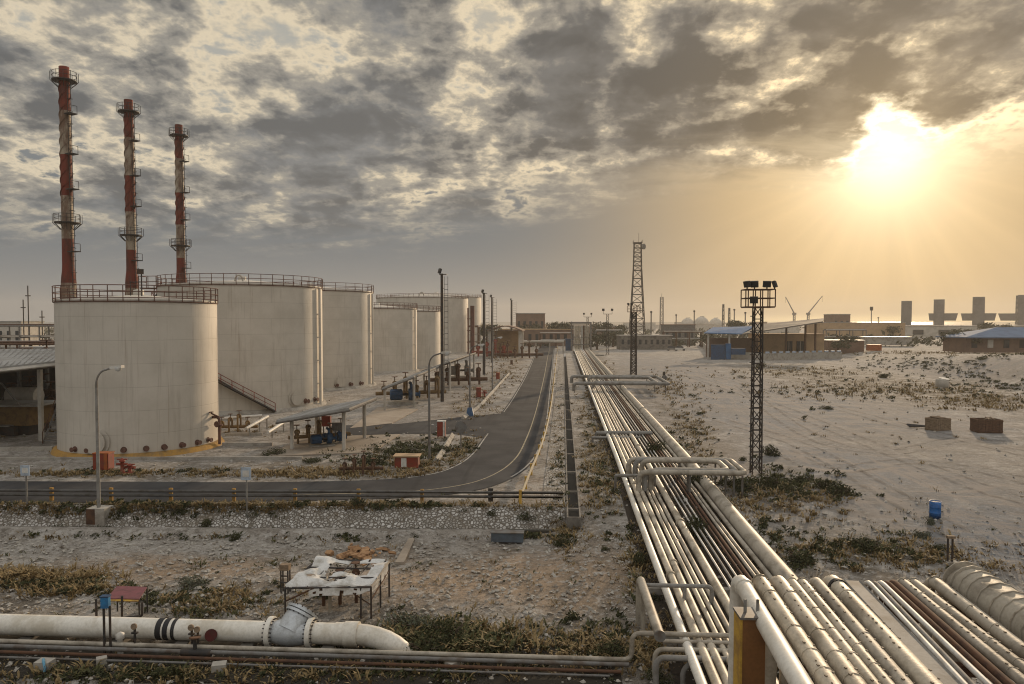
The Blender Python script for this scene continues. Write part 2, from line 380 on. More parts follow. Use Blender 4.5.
# ------------------------------------------------------------------ ground
TX0, TX1, TY0, TY1 = .30, .98, 42.2, 262.0
SHEAR = .046
def shear(x, y=44): return SHEAR*max(min(x, 0.0), -75.0)*sstep(18, 34, y)*(1-sstep(60, 100, y))
def height(x, y):
    y -= shear(x, y)
    hr = -1.0*(1-sstep(28, 50, y))
    hl = -1.1 if y < 43.2 else (-1.1*(1-(y-43.2)/1.3) if y < 44.5 else 0.0)
    b = sstep(-2.0, 2.5, x) if y < 43.2 else sstep(.2, 1.2, x)
    hh = hl*(1-b)+hr*b
    s = (x-64) - (y-107)*.192
    if s > 0 and y > 30: hh += max(1.3, min(5.4, 11-.0395*(y+6)))*sstep(0, 15, s)*sstep(40, 95, y)
    return hh
def GT(px, py):                              # the point of the terrain seen at a pixel
    z = 0.0
    for _ in range(12):
        p = G(px, py, z); z = z*.4 + height(p.x, p.y)*.6
    p.z = height(p.x, p.y); return p
def lines(segs):
    out = []
    for a, b, st in segs:
        n = max(1, round((b-a)/st)); out += [a+(b-a)*i/n for i in range(n)]
    return out + [segs[-1][1]]
xs = lines([(-1400, -200, 100), (-200, -60, 7), (-60, TX0, .9), (TX0, TX1, .68), (TX1, 2.2, .4), (2.2, 60, .9), (60, 200, 5), (200, 1800, 100)])
ys = lines([(-60, 16, 8), (16, TY0, .8), (TY0, 43.2, .5), (43.2, 44.5, .43), (44.5, 110, 1.0), (110, TY1, 4), (TY1, 500, 17), (500, 2600, 140)])
PATCH = [  # pixel x, y, rx, ry, soil, pale, litter : kinds of earth, the last also painted shade under pipes
    (520, 580, 230, 26, 1, 0, 0), (180, 567, 110, 12, 1, 0, 0), (560, 600, 90, 20, .8, 0, 0), (110, 548, 170, 10, 0, 0, 0), (640, 410, 40, 50, 0, .35, .2),
    (780, 410, 170, 48, 0, 1, 0), (900, 490, 170, 55, 0, 1, 0), (700, 380, 90, 24, 0, 1, 0), (1000, 540, 120, 40, 0, 1, 0), (960, 372, 120, 22, 0, .95, 0), (640, 480, 50, 30, 0, .2, .2),
    (880, 385, 130, 10, .2, 0, 1), (960, 398, 90, 10, .3, 0, 1), (800, 372, 60, 7, 0, 0, .9), (420, 450, 70, 18, 0, 0, .9), (340, 470, 150, 7, .3, 0, .9), (100, 474, 130, 4, .3, 0, .9),
    (600, 450, 26, 60, .2, 0, .8), (600, 370, 18, 30, .4, 0, .9), (690, 430, 30, 60, .4, 0, .6), (790, 490, 80, 28, 0, 0, .7), (850, 560, 120, 25, .2, 0, .6), (470, 400, 20, 60, .5, 0, .5),
    (440, 640, 130, 26, 0, 0, 1), (60, 590, 90, 22, .3, 0, .6), (250, 680, 400, 18, 0, 0, 1), (580, 640, 60, 40, .2, 0, .6), (230, 600, 80, 20, 0, 0, .5), (150, 440, 200, 10, 0, .2, .35), (700, 560, 40, 50, 0, 0, .9), (650, 450, 30, 60, 0, 0, .9), (330, 440, 60, 14, .4, 0, .5), (560, 490, 60, 14, .5, 0, .2), (300, 662, 400, 12, 0, 0, 1), (480, 385, 40, 20, 0, .6, 0), (400, 415, 60, 12, 0, .4, 0)]
gp = []
for px, py, rx, ry, a, b, c in PATCH:
    q = GT(px, py); q1 = GT(px+rx, py); q2 = GT(px, py-ry); q3 = GT(px, py+ry)
    gp.append((q.x, q.y, max(abs(q1.x-q.x), .5), max(q2.y-q.y, .5), max(q.y-q3.y, .5), a, b, c))
def earth(x, y):
    w = [0, 0, 0]
    for qx, qy, sx, su, sd, a, b, c in gp:
        d = ((x-qx)/sx)**2 + ((y-qy)/(su if y > qy else sd))**2
        if d < 4:
            g = math.exp(-d)
            for i, k in enumerate((a, b, c)): w[i] = max(w[i], k*g*1.25)
    return [min(1, k) for k in w]
me = bpy.data.meshes.new('ground'); vs = []; cols = []
for y in ys:
    for x in xs:
        y0_ = y; yy_ = y+shear(x, y); z = height(x, yy_) if not (42 < y < 46) else height(0 if x < -3 else x, y); hd = math.hypot(x, y)
        if hd < 260 and not (y > 44 and y < 340 and -140 < x < TX1+.5) and not (43 <= y <= 45):
            z += .10*noise.noise((x*.35, y*.35, 1))+.05*noise.noise((x*1.1, y*1.1, 5))
        if -3 < y < 60 and x < TX0 and y > 52.5: pass
        vs.append((x, yy_, z)); cols.append(earth(x, yy_))
nx = len(xs); fs = []
for j in range(len(ys)-1):
    for i in range(nx-1):
        if xs[i] >= TX0-.01 and xs[i+1] <= TX1+.01 and ys[j] >= TY0-.01 and ys[j+1] <= TY1+.01: continue
        fs.append((j*nx+i, j*nx+i+1, (j+1)*nx+i+1, (j+1)*nx+i))
me.from_pydata(vs, [], fs); me.materials.append(M['ground'])
ca = me.color_attributes.new('soil', 'FLOAT_COLOR', 'POINT'); ca.data.foreach_set('color', [k for c in cols for k in (*c, 1.0)])
me.polygons.foreach_set('use_smooth', [True]*len(fs))
go = bpy.data.objects.new('ground', me); col.objects.link(go); tag(go, kind='structure')
sea_m = material('sea_water', lambda N: ((.03, .045, .05), (N.noise(N.v('MULTIPLY', pos(N), (.02, .05, 1)), 1.0, 6, .6), .25, 2.0)), .22)
structure(MB().add([(-30000, 2500, -.5), (30000, 2500, -.5), (30000, 45000, -.5), (-30000, 45000, -.5)], [(0, 1, 2, 3)]), 'sea', sea_m)

# drainage channel beside the road: a real trench
ch = MB()
for x0, x1 in ((TX0-.06, TX0+.03), (TX1-.03, TX1+.06)): ch.hexa([(x0, TY0, -1.4), (x1, TY0, -1.4), (x1, TY1, -1.4), (x0, TY1, -1.4)], [(x0, TY0, .07), (x1, TY0, .07), (x1, TY1, .07), (x0, TY1, .07)])
ch.hexa([(TX0-.06, TY0-.12, -1.4), (TX1+.06, TY0-.12, -1.4), (TX1+.06, TY0, -1.4), (TX0-.06, TY0, -1.4)], [(TX0-.06, TY0-.12, .12), (TX1+.06, TY0-.12, .12), (TX1+.06, TY0, .12), (TX0-.06, TY0, .12)])
structure(ch, 'drainage_channel', 'concrete_dark')
structure(MB().add([(TX0, TY0, -.95), (TX1, TY0, -.95), (TX1, TY1, -.95), (TX0, TY1, -.95)], [(0, 1, 2, 3)]), 'channel_floor', worn('wet_silt', (.035, .03, .024), (.06, .05, .035), .6, .6))
for i in range(11):
    y = TY0+2.2+i*5.1*(1+i*.06)+.9*math.sin(i*5); cs_ = MB().box(((TX0+TX1)/2, y, .0), (TX1-TX0+.1, .16, .12)); structure(cs_, 'channel_strut', 'concrete_dark')
# stone pitched bank under the road and the paved strip along it
x_l = -75
st = MB().add([(x_l, 43.15+shear(x_l), -1.02), (0, 43.15, -1.02), (TX0-.15, 43.15, -1.02), (TX0-.15, 44.5, .06), (0, 44.5, .06), (x_l, 44.5+shear(x_l), .06)], [(0, 1, 4, 5), (1, 2, 3, 4)])
structure(st, 'stone_bank', 'stones')
structure(MB().add([(-1.25, 45.42, .045), (TX0-.15, 45.42, .045), (TX0-.15, 230, .045), (-.95, 230, .045)], [(0, 1, 2, 3)]), 'paved_strip', 'stones')
kb = MB().hexa([(x, 43.02+o+(shear(x)), z) for z in (-1.3,) for x, o in ((x_l, -.13), (0, -.13), (TX0-.1, -.13), (TX0-.1, .13), (0, .13), (x_l, .13))], [(x, 43.02+o+(shear(x)), z) for z in (-.86,) for x, o in ((x_l, -.13), (0, -.13), (TX0-.1, -.13), (TX0-.1, .13), (0, .13), (x_l, .13))]); structure(kb, 'bank_kerb', worn('mossy_concrete', (.085, .075, .06), (.05, .045, .034), .9, .95))

# road
INN = [(541,346),(536,352),(527,372),(514,395),(500,415),(484,437),(470,455),(452,467),(425,475),(370,480.5),(250,482.5),(100,482),(-150,481)]
OUT = [(555.5,346),(554,352),(552.5,372),(550.5,397),(548.5,420),(544,440),(535,460),(513,478),(474,491),(405,498),(262,501.5),(100,503),(-150,503)]
def crom(pts, n=7):
    pts = [Vector(p) for p in pts]; q = [pts[0]*2-pts[1]] + pts + [pts[-1]*2-pts[-2]]; out = []
    for i in range(1, len(q)-2):
        for k in range(n):
            t_ = k/n; a, b, c, d = q[i-1:i+3]
            out.append(.5*((2*b)+(c-a)*t_+(2*a-5*b+4*c-d)*t_*t_+(3*b-a-3*c+d)*t_**3))
    return out + [pts[-1]]
wi = crom([G(*p) for p in INN]); wo_ = crom([G(*p) for p in OUT])
def strip(pa, pb, z):
    mb = MB(); n = len(pa)
    return mb.add([(p.x, p.y, z) for p in pa]+[(p.x, p.y, z) for p in pb], [(i, n+i, n+i+1, i+1) for i in range(n-1)])
structure(strip(wi, wo_, .035), 'road', 'asphalt')
def across(f): return [a.lerp(b, f) for a, b in zip(wi, wo_)]
def band(f, w, z, i0=0, i1=None):
    a = across(f); b = []
    for i, p in enumerate(a):
        d = (wo_[i]-wi[i]).normalized(); b.append(p+d*w)
    return strip(a[i0:i1], b[i0:i1], z)
structure(band(.70, .12, .040, 3), 'centre_line', 'line_yellow')
structure(band(.03, .13, .040, 5, 28), 'edge_line', 'line_white')
structure(band(.02, .13, .041, 34, 60), 'edge_line', 'line_white')
structure(band(.955, .14, .040, 3, 50), 'edge_line', 'line_white')
side_pts = [(502, 413.5), (462, 417), (400, 424), (330, 426), (330, 436), (400, 434), (455, 434), (483, 438)]
structure(MB().add([(*G(*p).xy, .031) for p in side_pts], [list(range(8))[::-1]]), 'side_road', 'asphalt')
def slab(pxs, z0, z1, name, mat):
    lo = [(*G(*p, z1).xy, z0) for p in pxs]; hi = [(*G(*p, z1).xy, z1) for p in pxs]
    return structure(MB().hexa(lo, hi), name, mat)
slab([(268, 456), (372, 452), (400, 434), (300, 437)], -.2, .10, 'pump_pad', 'pad')
slab([(350, 428), (392, 423), (418, 409), (378, 407)], -.2, .09, 'pump_pad', 'pad')
slab([(395, 562), (404, 562), (415, 537.5), (409, 537.5)], -1.4, -.98, 'garden_path', 'pad')
# kerb along the inner side
kpts = crom([G(*p) for p in [(509, 374), (492, 393), (478, 408), (463, 419)]], 6)
kp2 = crom([G(*p) for p in [(452, 436), (444, 450), (436, 462)]], 6)
for kp in (kpts, kp2):
    mb = MB(); mb.tube([(p.x, p.y, .08) for p in kp], .28, 4, 0, True, None, False); structure(mb, 'kerb', 'concrete')

for a_, b_, h_ in (((-60, 460.5), (302, 459.5), .22), ((-60, 452), (52, 451), .35), ((222, 446), (272, 446), .3), ((225, 436), (262, 435.5), .25), ((300, 437.5), (352, 436.5), .2)):
    pa, pb = G(*a_), G(*b_); dd = (pb-pa).normalized(); nn_ = Vector((-dd.y, dd.x, 0))*.22
    structure(MB().hexa([pa-Vector((0, 0, .2)), pb-Vector((0, 0, .2)), pb+nn_-Vector((0, 0, .2)), pa+nn_-Vector((0, 0, .2))], [pa+Vector((0, 0, h_)), pb+Vector((0, 0, h_)), pb+nn_+Vector((0, 0, h_)), pa+nn_+Vector((0, 0, h_))]), 'kerb', 'concrete')

# ------------------------------------------------------------------ storage tanks
def tank(px_l, px_r, d, H, label, ring=False, rail='rail_brown', rail_h=1.1, n_post=36, extra=None):
    """px_l, px_r: the silhouette edges near the base; d: forward distance of the axis"""
    pxc = (px_l+px_r)/2; off = (pxc-512)/F
    R_ = (px_r-px_l)/2/F*d/math.sqrt(1+off*off)
    c = B(pxc, d, 0); t = thing('storage_tank', label, 'storage tank', c, 'cream oil storage tanks beside the road')
    MB().lathe([(R_, .0), (R_, H)], 96, c).build('shell', 'tank', t)
    rf = MB().lathe([(R_+.04, H), (R_+.04, H+.09), (R_*.6, H+R_*.045), (R_*.02, H+R_*.10)], 64, c)
    rf.lathe([(R_*.02+.3, H+R_*.097), (R_*.02+.3, H+R_*.10+.4), (.01, H+R_*.10+.5)], 12, c).build('roof', 'tank', t)
    MB().lathe([(R_+.02, H-.16), (R_+.09, H-.15), (R_+.09, H-.07), (R_+.02, H-.06)], 96, c).build('rim_angle', 'rail_brown', t)
    rl = MB(); rr = R_+.10
    for i in range(n_post):
        a = 2*math.pi*i/n_post; x, y = c.x+rr*math.cos(a), c.y+rr*math.sin(a)
        rl.bar((x, y, H-.1), (x, y, H+.1+rail_h), .06)
    for z in (H+.1+rail_h, H+.1+rail_h*.52, H+.2):
        rl.tube([(c.x+rr*math.cos(2*math.pi*i/64), c.y+rr*math.sin(2*math.pi*i/64), z) for i in range(65)], .035, 4, 0, False, None, False)
    rl.build('railing', rail, t)
    MB().lathe([(R_+.02, .40), (R_+.30, .34), (R_+.62, -.2)], 96, c).build('foundation_ring', 'ochre' if ring else 'concrete', t)
    return t, c, R_
def radial(c, R_, px):                     # angle of the wall point facing column px
    d0 = (c-C0).xy.length; best = None
    for k in range(0, 720):
        a = 2*math.pi*k/720; p = Vector((c.x+R_*math.cos(a), c.y+R_*math.sin(a), 5))
        if (Vector((p.x, p.y))-Vector((0, 0))).length > d0: continue
        v = p-C0; f = v.dot(FW); q = 512+F*v.dot(RT)/f
        if best is None or abs(q-px) < best[0]: best = (abs(q-px), a)
    return best[1]
t1, c1_, r1 = tank(60.5, 222.5, 67, 12.75, 'nearest and lowest cream tank, with an ochre painted ring round its foot', ring=True)
def nozzle(t, c, R_, px, z, r=.12, l=.5, mat='steel_grey', name='nozzle', seg=12):
    a = radial(c, R_, px); u = Vector((math.cos(a), math.sin(a), 0)); p = Vector((c.x, c.y, z))+u*R_
    mb = MB(); mb.tube([p-u*.05, p+u*l], r, seg); mb.disc(p+u*l, u, r*1.75, .08, seg); mb.disc(p+u*.03, u, r*2.2, .05, seg)
    return mb.build(name, mat, t)
for px in (74, 88, 123, 145, 163, 181, 196, 207): nozzle(t1, c1_, r1, px, .72, .11, .35, 'rail_brown')
nozzle(t1, c1_, r1, 95, 1.35, .52, .30, 'tank', 'manhole', 20)
a = radial(c1_, r1, 212); u = Vector((math.cos(a), math.sin(a), 0)); q = c1_+u*(r1+.6)
mb = MB(); mb.tube(rounded([c1_+u*(r1-.1)+Vector((0, 0, 2.6)), q+Vector((0, 0, 2.6)), q+Vector((0, 0, .2))], .3), .13, 8)
mb.disc(q+Vector((0, 0, 1.9)), (0, 0, 1), .30, .12, 12); mb.disc(q+Vector((-.1, -.3, 2.0)), (.3, 1, 0), .28, .05, 12); mb.tube([q+Vector((0, 0, 2.0)), q+Vector((-.1, -.3, 2.0))], .05, 6)
mb.tube([q+Vector((0, 0, 2.6)), q+Vector((-.5, -.5, 3.0))], .07, 6); mb.disc(q+Vector((-.5, -.5, 3.1)), (0, 0, 1), .22, .06, 10); mb.build('inlet_valve', 'rail_brown', t1)
# small lamp and hatch on the roof of the nearest tank
mb = MB(); hz = c1_+Vector((1.2, -1.6, 13.2)); mb.bar(hz, hz+Vector((0, 0, 1.9)), .09); mb.box(hz+Vector((-.1, 0, 2.1)), (.55, .45, .42), .5); mb.bar(hz+Vector((-1.0, 0, 0)), hz+Vector((-1.0, 0, 1.3)), .06); mb.bar(hz+Vector((-1.0, 0, 1.2)), hz+Vector((0, 0, 1.2)), .05)
mb.build('roof_floodlight', 'steel_dark', t1)
t2, c2_, r2 = tank(162, 325.8, 100, 15.5, 'widest cream tank, second from the left, with a stair curving up its wall', n_post=46)
t3, c3_, r3 = tank(248, 375, 131, 16.1, 'third cream tank from the left, tall, its left side hidden by the widest tank')
t4, c4_, r4 = tank(339, 417.5, 170, 13.9, 'fourth cream tank, low, directly right of the tall third tank', n_post=40)
t5, c5_, r5 = tank(362, 440.8, 187, 13.6, 'fifth cream tank, low, showing as a narrow strip left of the tall ladder mast', n_post=40)
t6, c6_, r6 = tank(377, 468.5, 272, 19.3, 'large cream tank at the back, rising above the two low tanks', n_post=60)
t7, c7_, r7 = tank(391, 481.5, 330, 21.4, 'farthest cream tank, a pale strip right of the dark red standpipe', n_post=60)
for t_, c_, r_, px, z in ((t2, c2_, r2, 295, 1.5), (t3, c3_, r3, 340, 1.3)): nozzle(t_, c_, r_, px, z, .5, .3, 'tank', 'manhole', 20)
for px in (305, 314): nozzle(t2, c2_, r2, px, 1.0, .15, .5, 'rail_brown')
for px in (336, 350, 360): nozzle(t3, c3_, r3, px, .8, .15, .5, 'rail_brown')
for t_, c_, r_, px, H in ((t2, c2_, r2, 318, 15.3), (t3, c3_, r3, 371, 15.8), (t4, c4_, r4, 414, 13.6)):
    a = radial(c_, r_, px); u = Vector((math.cos(a), math.sin(a), 0)); p = c_+u*(r_+.28)
    mb = MB().tube([p+Vector((0, 0, .2)), p+Vector((0, 0, H))], .17, 8)
    for z in (3, 6, 9, 12): mb.box(p-u*.14+Vector((0, 0, z)), (.34, .34, .12), a)
    mb.build('standpipe', 'tank', t_)
a = radial(c2_, r2, 240); u = Vector((math.cos(a), math.sin(a), 0))
for t_, c_, r_, px, H in ((t2, c2_, r2, 240, 15.6), (t6, c6_, r6, 422, 19.4)):       # breather hoop on the rim
    a = radial(c_, r_, px); u = Vector((math.cos(a), math.sin(a), 0)); v_ = Vector((-u.y, u.x, 0)); p = c_+u*(r_-.9)
    s_ = r_/10.2
    MB().tube([p+v_*(.45*s_*math.cos(k/10*math.pi))+Vector((0, 0, H+(.25+.75*math.sin(k/10*math.pi))*s_)) for k in range(11)], .11*s_, 6).build('breather_pipe', 'pale_wall', t_)
def tank_stair(t, c, R_, a0, a1, z0, z1, n):
    st_, rl = MB(), MB(); pin, pout, top = [], [], []
    for i in range(n+1):
        k = i/n; a = a0+(a1-a0)*k; u = Vector((math.cos(a), math.sin(a), 0)); z = z0+(z1-z0)*k
        pin.append(c+u*(R_+.08)+Vector((0, 0, z))); pout.append(c+u*(R_+.95)+Vector((0, 0, z))); top.append(c+u*(R_+.95)+Vector((0, 0, z+1.0)))
        st_.box(c+u*(R_+.52)+Vector((0, 0, z)), (.86, .34, .05), a)
        if i % 4 == 0: rl.bar(pout[-1], top[-1], .07)
    st_.tube(pout, .13, 4, 0, True, None, False); st_.tube(pin, .10, 4, 0, True, None, False); rl.tube(top, .045, 5); rl.tube([p-Vector((0, 0, .5)) for p in top], .035, 5)
    s = st_.build('stairway', 'steel_dark', t); ORG[s.name] = ORG[t.name]; rl.build('stair_railing', 'red', s)
ab = radial(c2_, r2, 272); al = radial(c2_, r2, 165)
if al > ab: al -= 2*math.pi
tank_stair(t2, c2_, r2, ab, al-.9, .2, 15.3, 84)
# landing of the stair on the rim at the left
p = P(152, 290, 96); mb = MB().box((p.x, p.y, 15.2), (2.6, 2.0, .12), .4)
for dx, dy in ((-1.2, -.9), (1.2, -.9), (-1.2, .9), (0, -.9)): mb.bar((p.x+dx, p.y+dy, 15.2), (p.x+dx, p.y+dy, 16.7), .07)
for z in (16.0, 16.7): mb.bar((p.x-1.2, p.y-.9, z), (p.x+1.2, p.y-.9, z), .06); mb.bar((p.x-1.2, p.y-.9, z), (p.x-1.2, p.y+.9, z), .06)
mb.build('stair_landing', 'rail_brown', t2)
# dark red riser between the two far tanks
p = B(472.5, 262); mb = MB().tube([p, p+Vector((0, 0, 16.5))], .75, 10); mb.tube([p+Vector((-1.5, 0, 0)), p+Vector((-1.5, 0, 15.8))], .28, 6)
for z in (4, 8, 12): mb.box(p+Vector((-.7, 0, z)), (2.4, .3, .3))
tag(mb.build('standpipe', worn('oxide_red', (.11, .035, .025), (.07, .03, .022), 1, .7), None, p), 'dark red vertical standpipe between the two farthest tanks', 'pipe')

# ------------------------------------------------------------------ chimneys
def chimney(pxt, pxb, d, top, wt, wb, label, bands):
    base = B(pxb, d, 0); tp = P(pxt, top, d); H = tp.z; lean = Vector((0, 0, 0))
    t = thing('chimney', label, 'chimney', base, 'red and white striped chimneys behind the tanks')
    zf = lambda py: P(pxb, py, d).z
    rt, rb = wt/2/F*d, wb/2/F*d
    def rad(z):
        r = rt+(rb-rt)*max(0, min(1, 1-z/H))
        zz = zf(283)
        return r*(1.0+.25*sstep(zz+2.2, zz, z)) if z > zz-3 else r*1.25
    prof, mis = [], []; z = 0
    zs = sorted([zf(b) for b, _ in bands]+[0]+[H*i/60 for i in range(61)])
    for z in zs: prof.append((rad(z), z))
    for z0, z1 in zip(zs, zs[1:]):
        zm = (z0+z1)/2; k = 0
        for b, c in bands:
            if zm <= zf(b): k = c
        mis.append(k)
    sh = MB().lathe(prof, 20, base, 0, True, mis); sh.lathe([(rad(H), H), (rad(H)*.75, H), (rad(H)*.75, H-1)], 20, base, 2)
    shaft = sh.build('shaft', [M['stack_red'], M['stack_white'], M['steel_dark']], t)
    z0, z1 = H*.60, H*.955                       # helical strakes
    for k in range(3):
        sm_ = MB(); n = 110; vs = []
        for i in range(n+1):
            z = z0+(z1-z0)*i/n; a = 2*math.pi*(k/3+3.1*i/n); r = rad(z)
            for rr in (r-.02, r+.10):
                vs.append(base+Vector((rr*math.cos(a), rr*math.sin(a), z))); vs.append(base+Vector((rr*math.cos(a+.09), rr*math.sin(a+.09), z+.03)))
        fs = []; mis = []
        for i in range(n):
            o, q = i*4, i*4+4
            fs += [(o, o+2, q+2, q), (o+1, q+1, q+3, o+3), (o+2, o+3, q+3, q+2)]
            zm = z0+(z1-z0)*i/n; kk = 0
            for b, c in bands:
                if zm <= zf(b): kk = c
            mis += [kk]*3
        sm_.add(vs, fs); sm_.mi = mis
        sm_.build('strake', [M['stack_red'], M['stack_white']], t)
    for py, full in ((bands[0][0]+14*d0(d), 1), (bands[3][0]+27*d0(d), 1)):
        z = zf(py); r = rad(z); mb = MB().lathe([(r, z-.1), (r+.85, z-.05), (r+.85, z+.08), (r, z+.1)], 20, base, 0, False)
        for i in range(12):
            a = 2*math.pi*i/12; x = Vector((math.cos(a), math.sin(a), 0))*(r+1.0); mb.bar(base+x+Vector((0, 0, z)), base+x+Vector((0, 0, z+1.1)), .055)
            mb.bar(base+x+Vector((0, 0, z)), base+x*(r/(r+.8))+Vector((0, 0, z-.9)), .06)
        for zz in (z+.6, z+1.1): mb.tube([base+Vector(((r+.8)*math.cos(i*.3142), (r+.8)*math.sin(i*.3142), zz)) for i in range(21)], .035, 4, 0, False, None, False)
        mb.build('gallery', 'steel_dark', t)
    lad = MB(); a0 = 1.0                        # ladder up the right side, with rest platforms
    ux = RT.xy.to_3d(); uy = -FH*.55
    u = (ux+uy).normalized(); s = Vector((-u.y, u.x, 0))*.22
    zt = zf(bands[0][0]+14*d0(d)); n = int(zt/.6)
    for sg in (-1, 1): lad.tube([base+u*(rad(z)+.35)+s*sg+Vector((0, 0, z)) for z in (0, zt*.33, zt*.66, zt)], .045, 4, 0, True, None, False)
    for i in range(n): z = .3+i*.6; lad.bar(base+u*(rad(z)+.35)+s+Vector((0, 0, z)), base+u*(rad(z)+.35)-s+Vector((0, 0, z)), .04)
    for i in range(int(zt/1.6)):
        z = 3+i*1.6
        if z < zt: lad.tube([base+u*(rad(z)+.35+.55*math.sin(k/6*math.pi))+s.normalized()*(.32*math.cos(k/6*math.pi))+Vector((0, 0, z)) for k in range(7)], .025, 4, 0, False, None, False)
    lad.build('ladder', 'steel_dark', t)
    for py in (115, 155, 190, 252):
        pz = bands[0][0]+(py-67)*d0(d); z = zf(pz); r = rad(z); mb = MB().box(base+u*(r+.6)+Vector((0, 0, z)), (1.2, 1.1, .1), math.atan2(u.y, u.x))
        for dv in (-.5, .5):
            w = Vector((-u.y, u.x, 0))*dv; mb.bar(base+u*(r+1.15)+w+Vector((0, 0, z)), base+u*(r+1.15)+w+Vector((0, 0, z+1)), .06)
        mb.bar(base+u*(r+1.15)+Vector((-u.y, u.x, 0))*.5+Vector((0, 0, z+1)), base+u*(r+1.15)-Vector((-u.y, u.x, 0))*.5+Vector((0, 0, z+1)), .05)
        mb.build('rest_platform', 'steel_dark', t)
    return t
def d0(d): return 100.0/d
M['stack_red'] = worn('rusty_red_stack', (.175, .034, .02), (.085, .032, .022), .9, .8, streak=(1, 1, .35))
M['stack_white'] = worn('stained_white_stack', (.36, .30, .225), (.17, .105, .07), .9, .8, streak=(1, 1, .35), lo=.40, hi=.62)
chimney(63.5, 71.5, 100, 67, 9.3, 12, 'leftmost and tallest rusty striped chimney, behind the nearest tank', [(67, 0), (111, 1), (155, 0), (196, 1), (239, 0), (283, 1)])
chimney(128.5, 134, 115, 100, 8.2, 10.5, 'middle rusty striped chimney, rising behind the nearest tank roof', [(100, 0), (138, 1), (176, 0), (212, 1), (250, 0), (288, 1)])
chimney(178.5, 183, 129, 125, 7.2, 9.3, 'rightmost and shortest striped chimney, behind the widest tank', [(125, 0), (159, 1), (193, 0), (225, 1), (258, 0), (290, 1)])

# ------------------------------------------------------------------ masts and lamps
def lattice(mb, base, w0, w1, z0, z1, n, th):
    cs = lambda k: [base+Vector((sx*(w0+(w1-w0)*k)/2, sy*(w0+(w1-w0)*k)/2, z0+(z1-z0)*k)) for sx, sy in ((-1, -1), (1, -1), (1, 1), (-1, 1))]
    for i in range(n):
        a, b = cs(i/n), cs((i+1)/n)
        for j in range(4):
            mb.bar(a[j], b[j], th); mb.bar(b[j], b[(j+1) % 4], th*.6)
            mb.bar(*( (a[j], b[(j+1) % 4]) if (i+j) % 2 else (a[(j+1) % 4], b[j])), th*.6)
def flood(mb, p, aim, s=.6):
    aim = Vector(aim).normalized(); q = aim.to_track_quat('Z', 'Y').to_matrix(); mb.box(p, (s, s*.85, s*.42), 0, 0, q); mb.bar(p-Vector((0, 0, s*.75)), p, .07)
def light_mast(px, d, H, label, w=.75, plat=2.05, th=.078, base_z=0, lamps=4):
    b = B(px, d, base_z); t = thing('lattice_floodlight_mast', label, 'floodlight mast', b)
    mb = MB(); lattice(mb, b, w, w*.85, 0, H-1.3, int((H-1.3)/.8), th); mb.build('lattice_column', 'steel_dark', t)
    mb = MB().box(b+Vector((0, 0, H-1.25)), (plat, plat*.7, .1)); hp, hq = plat/2, plat*.35
    for i in range(5):
        for y in (-hq, hq): mb.bar(b+Vector((-hp+plat*i/4, y, H-1.25)), b+Vector((-hp+plat*i/4, y, H)), .06)
    for z in (H-.62, H):
        for y in (-hq, hq): mb.bar(b+Vector((-hp, y, z)), b+Vector((hp, y, z)), .055)
        for x in (-hp, hp): mb.bar(b+Vector((x, -hq, z)), b+Vector((x, hq, z)), .055)
    mb.build('platform', 'rust', t)
    for x, y, aim in ((-hp+.08, -hq, (-.8, -.4, -.2)), (-hp*.42, -hq, (-.4, -1, -.3)), (hp*.42, -hq, (.2, -1, -.2)), (hp-.06, -hq, (.9, -.5, .35)))[:lamps]:
        mb = MB(); flood(mb, b+Vector((x, y, H+.36)), aim, .52); mb.build('floodlight', 'black', t)
    if lamps == 4: mb = MB(); flood(mb, b+Vector((-hp*.45, -hq, H-.75)), (-.3, -1, -.2), .55); mb.build('floodlight', 'black', t)
    lad = MB()
    for i in range(int((H-1.4)/.55)): z = .4+i*.55; lad.bar(b+Vector((-w/2-.28, -w/2, z)), b+Vector((-w/2, -w/2, z)), .045)
    lad.build('step_rungs', 'steel_dark', t)
    return t
light_mast(755.8, 54.6, 13.3, 'nearest dark lattice mast with four floodlights on a railed platform, beside the pipe loops', w=.66)
light_mast(633.5, 158, 14.3, 'dark lattice light mast standing behind the far flat pipe loop', w=1.1, plat=2.6, lamps=2, th=.2)
def pole_mast(px, d, H, label, r=.22, ladder=True, head=True):
    b = B(px, d); t = thing('light_mast', label, 'light mast', b)
    MB().tube([b, b+Vector((0, 0, H))], r, 10, 0, True, [r*1.15, r*.85]).build('column', 'steel_dark', t)
    if ladder:
        lad = MB(); o = Vector((r+.12, -.1, 0)); w = max(.5, d/F*3.4)
        for x in (0, w): lad.bar(b+o+Vector((x, 0, 1.5)), b+o+Vector((x, 0, H-.4)), .05)
        for i in range(int((H-2.2)/.75)): z = 1.9+i*.75; lad.bar(b+o+Vector((0, 0, z)), b+o+Vector((w, 0, z)), .05)
        for i in range(3): z = 3+i*(H-5)/2; lad.bar(b+Vector((0, 0, z)), b+o+Vector((0, 0, z)), .06)
        lad.build('ladder', 'steel_grey', t)
    if head:
        mb = MB().box(b+Vector((.2, 0, H-.1)), (1.0, .8, .08)); mb.build('platform', 'steel_dark', t)
        mb = MB(); flood(mb, b+Vector((-.25, -.2, H+.35)), (-.9, -.4, .25), .75); mb.build('floodlight', 'black', t)
    return t
pole_mast(442.3, 104.5, 17.6, 'tall dark post mast with a side ladder, in front of the low fifth tank')
pole_mast(484, 158, 17.0, 'dark post mast with a ladder, right of the farthest tank', .26)
pole_mast(492, 205, 17.6, 'slim dark post mast with a ladder, close right of a thicker mast', .26)
pole_mast(511.5, 300, 19.5, 'distant plain dark mast rising behind the arched pump house', .4)
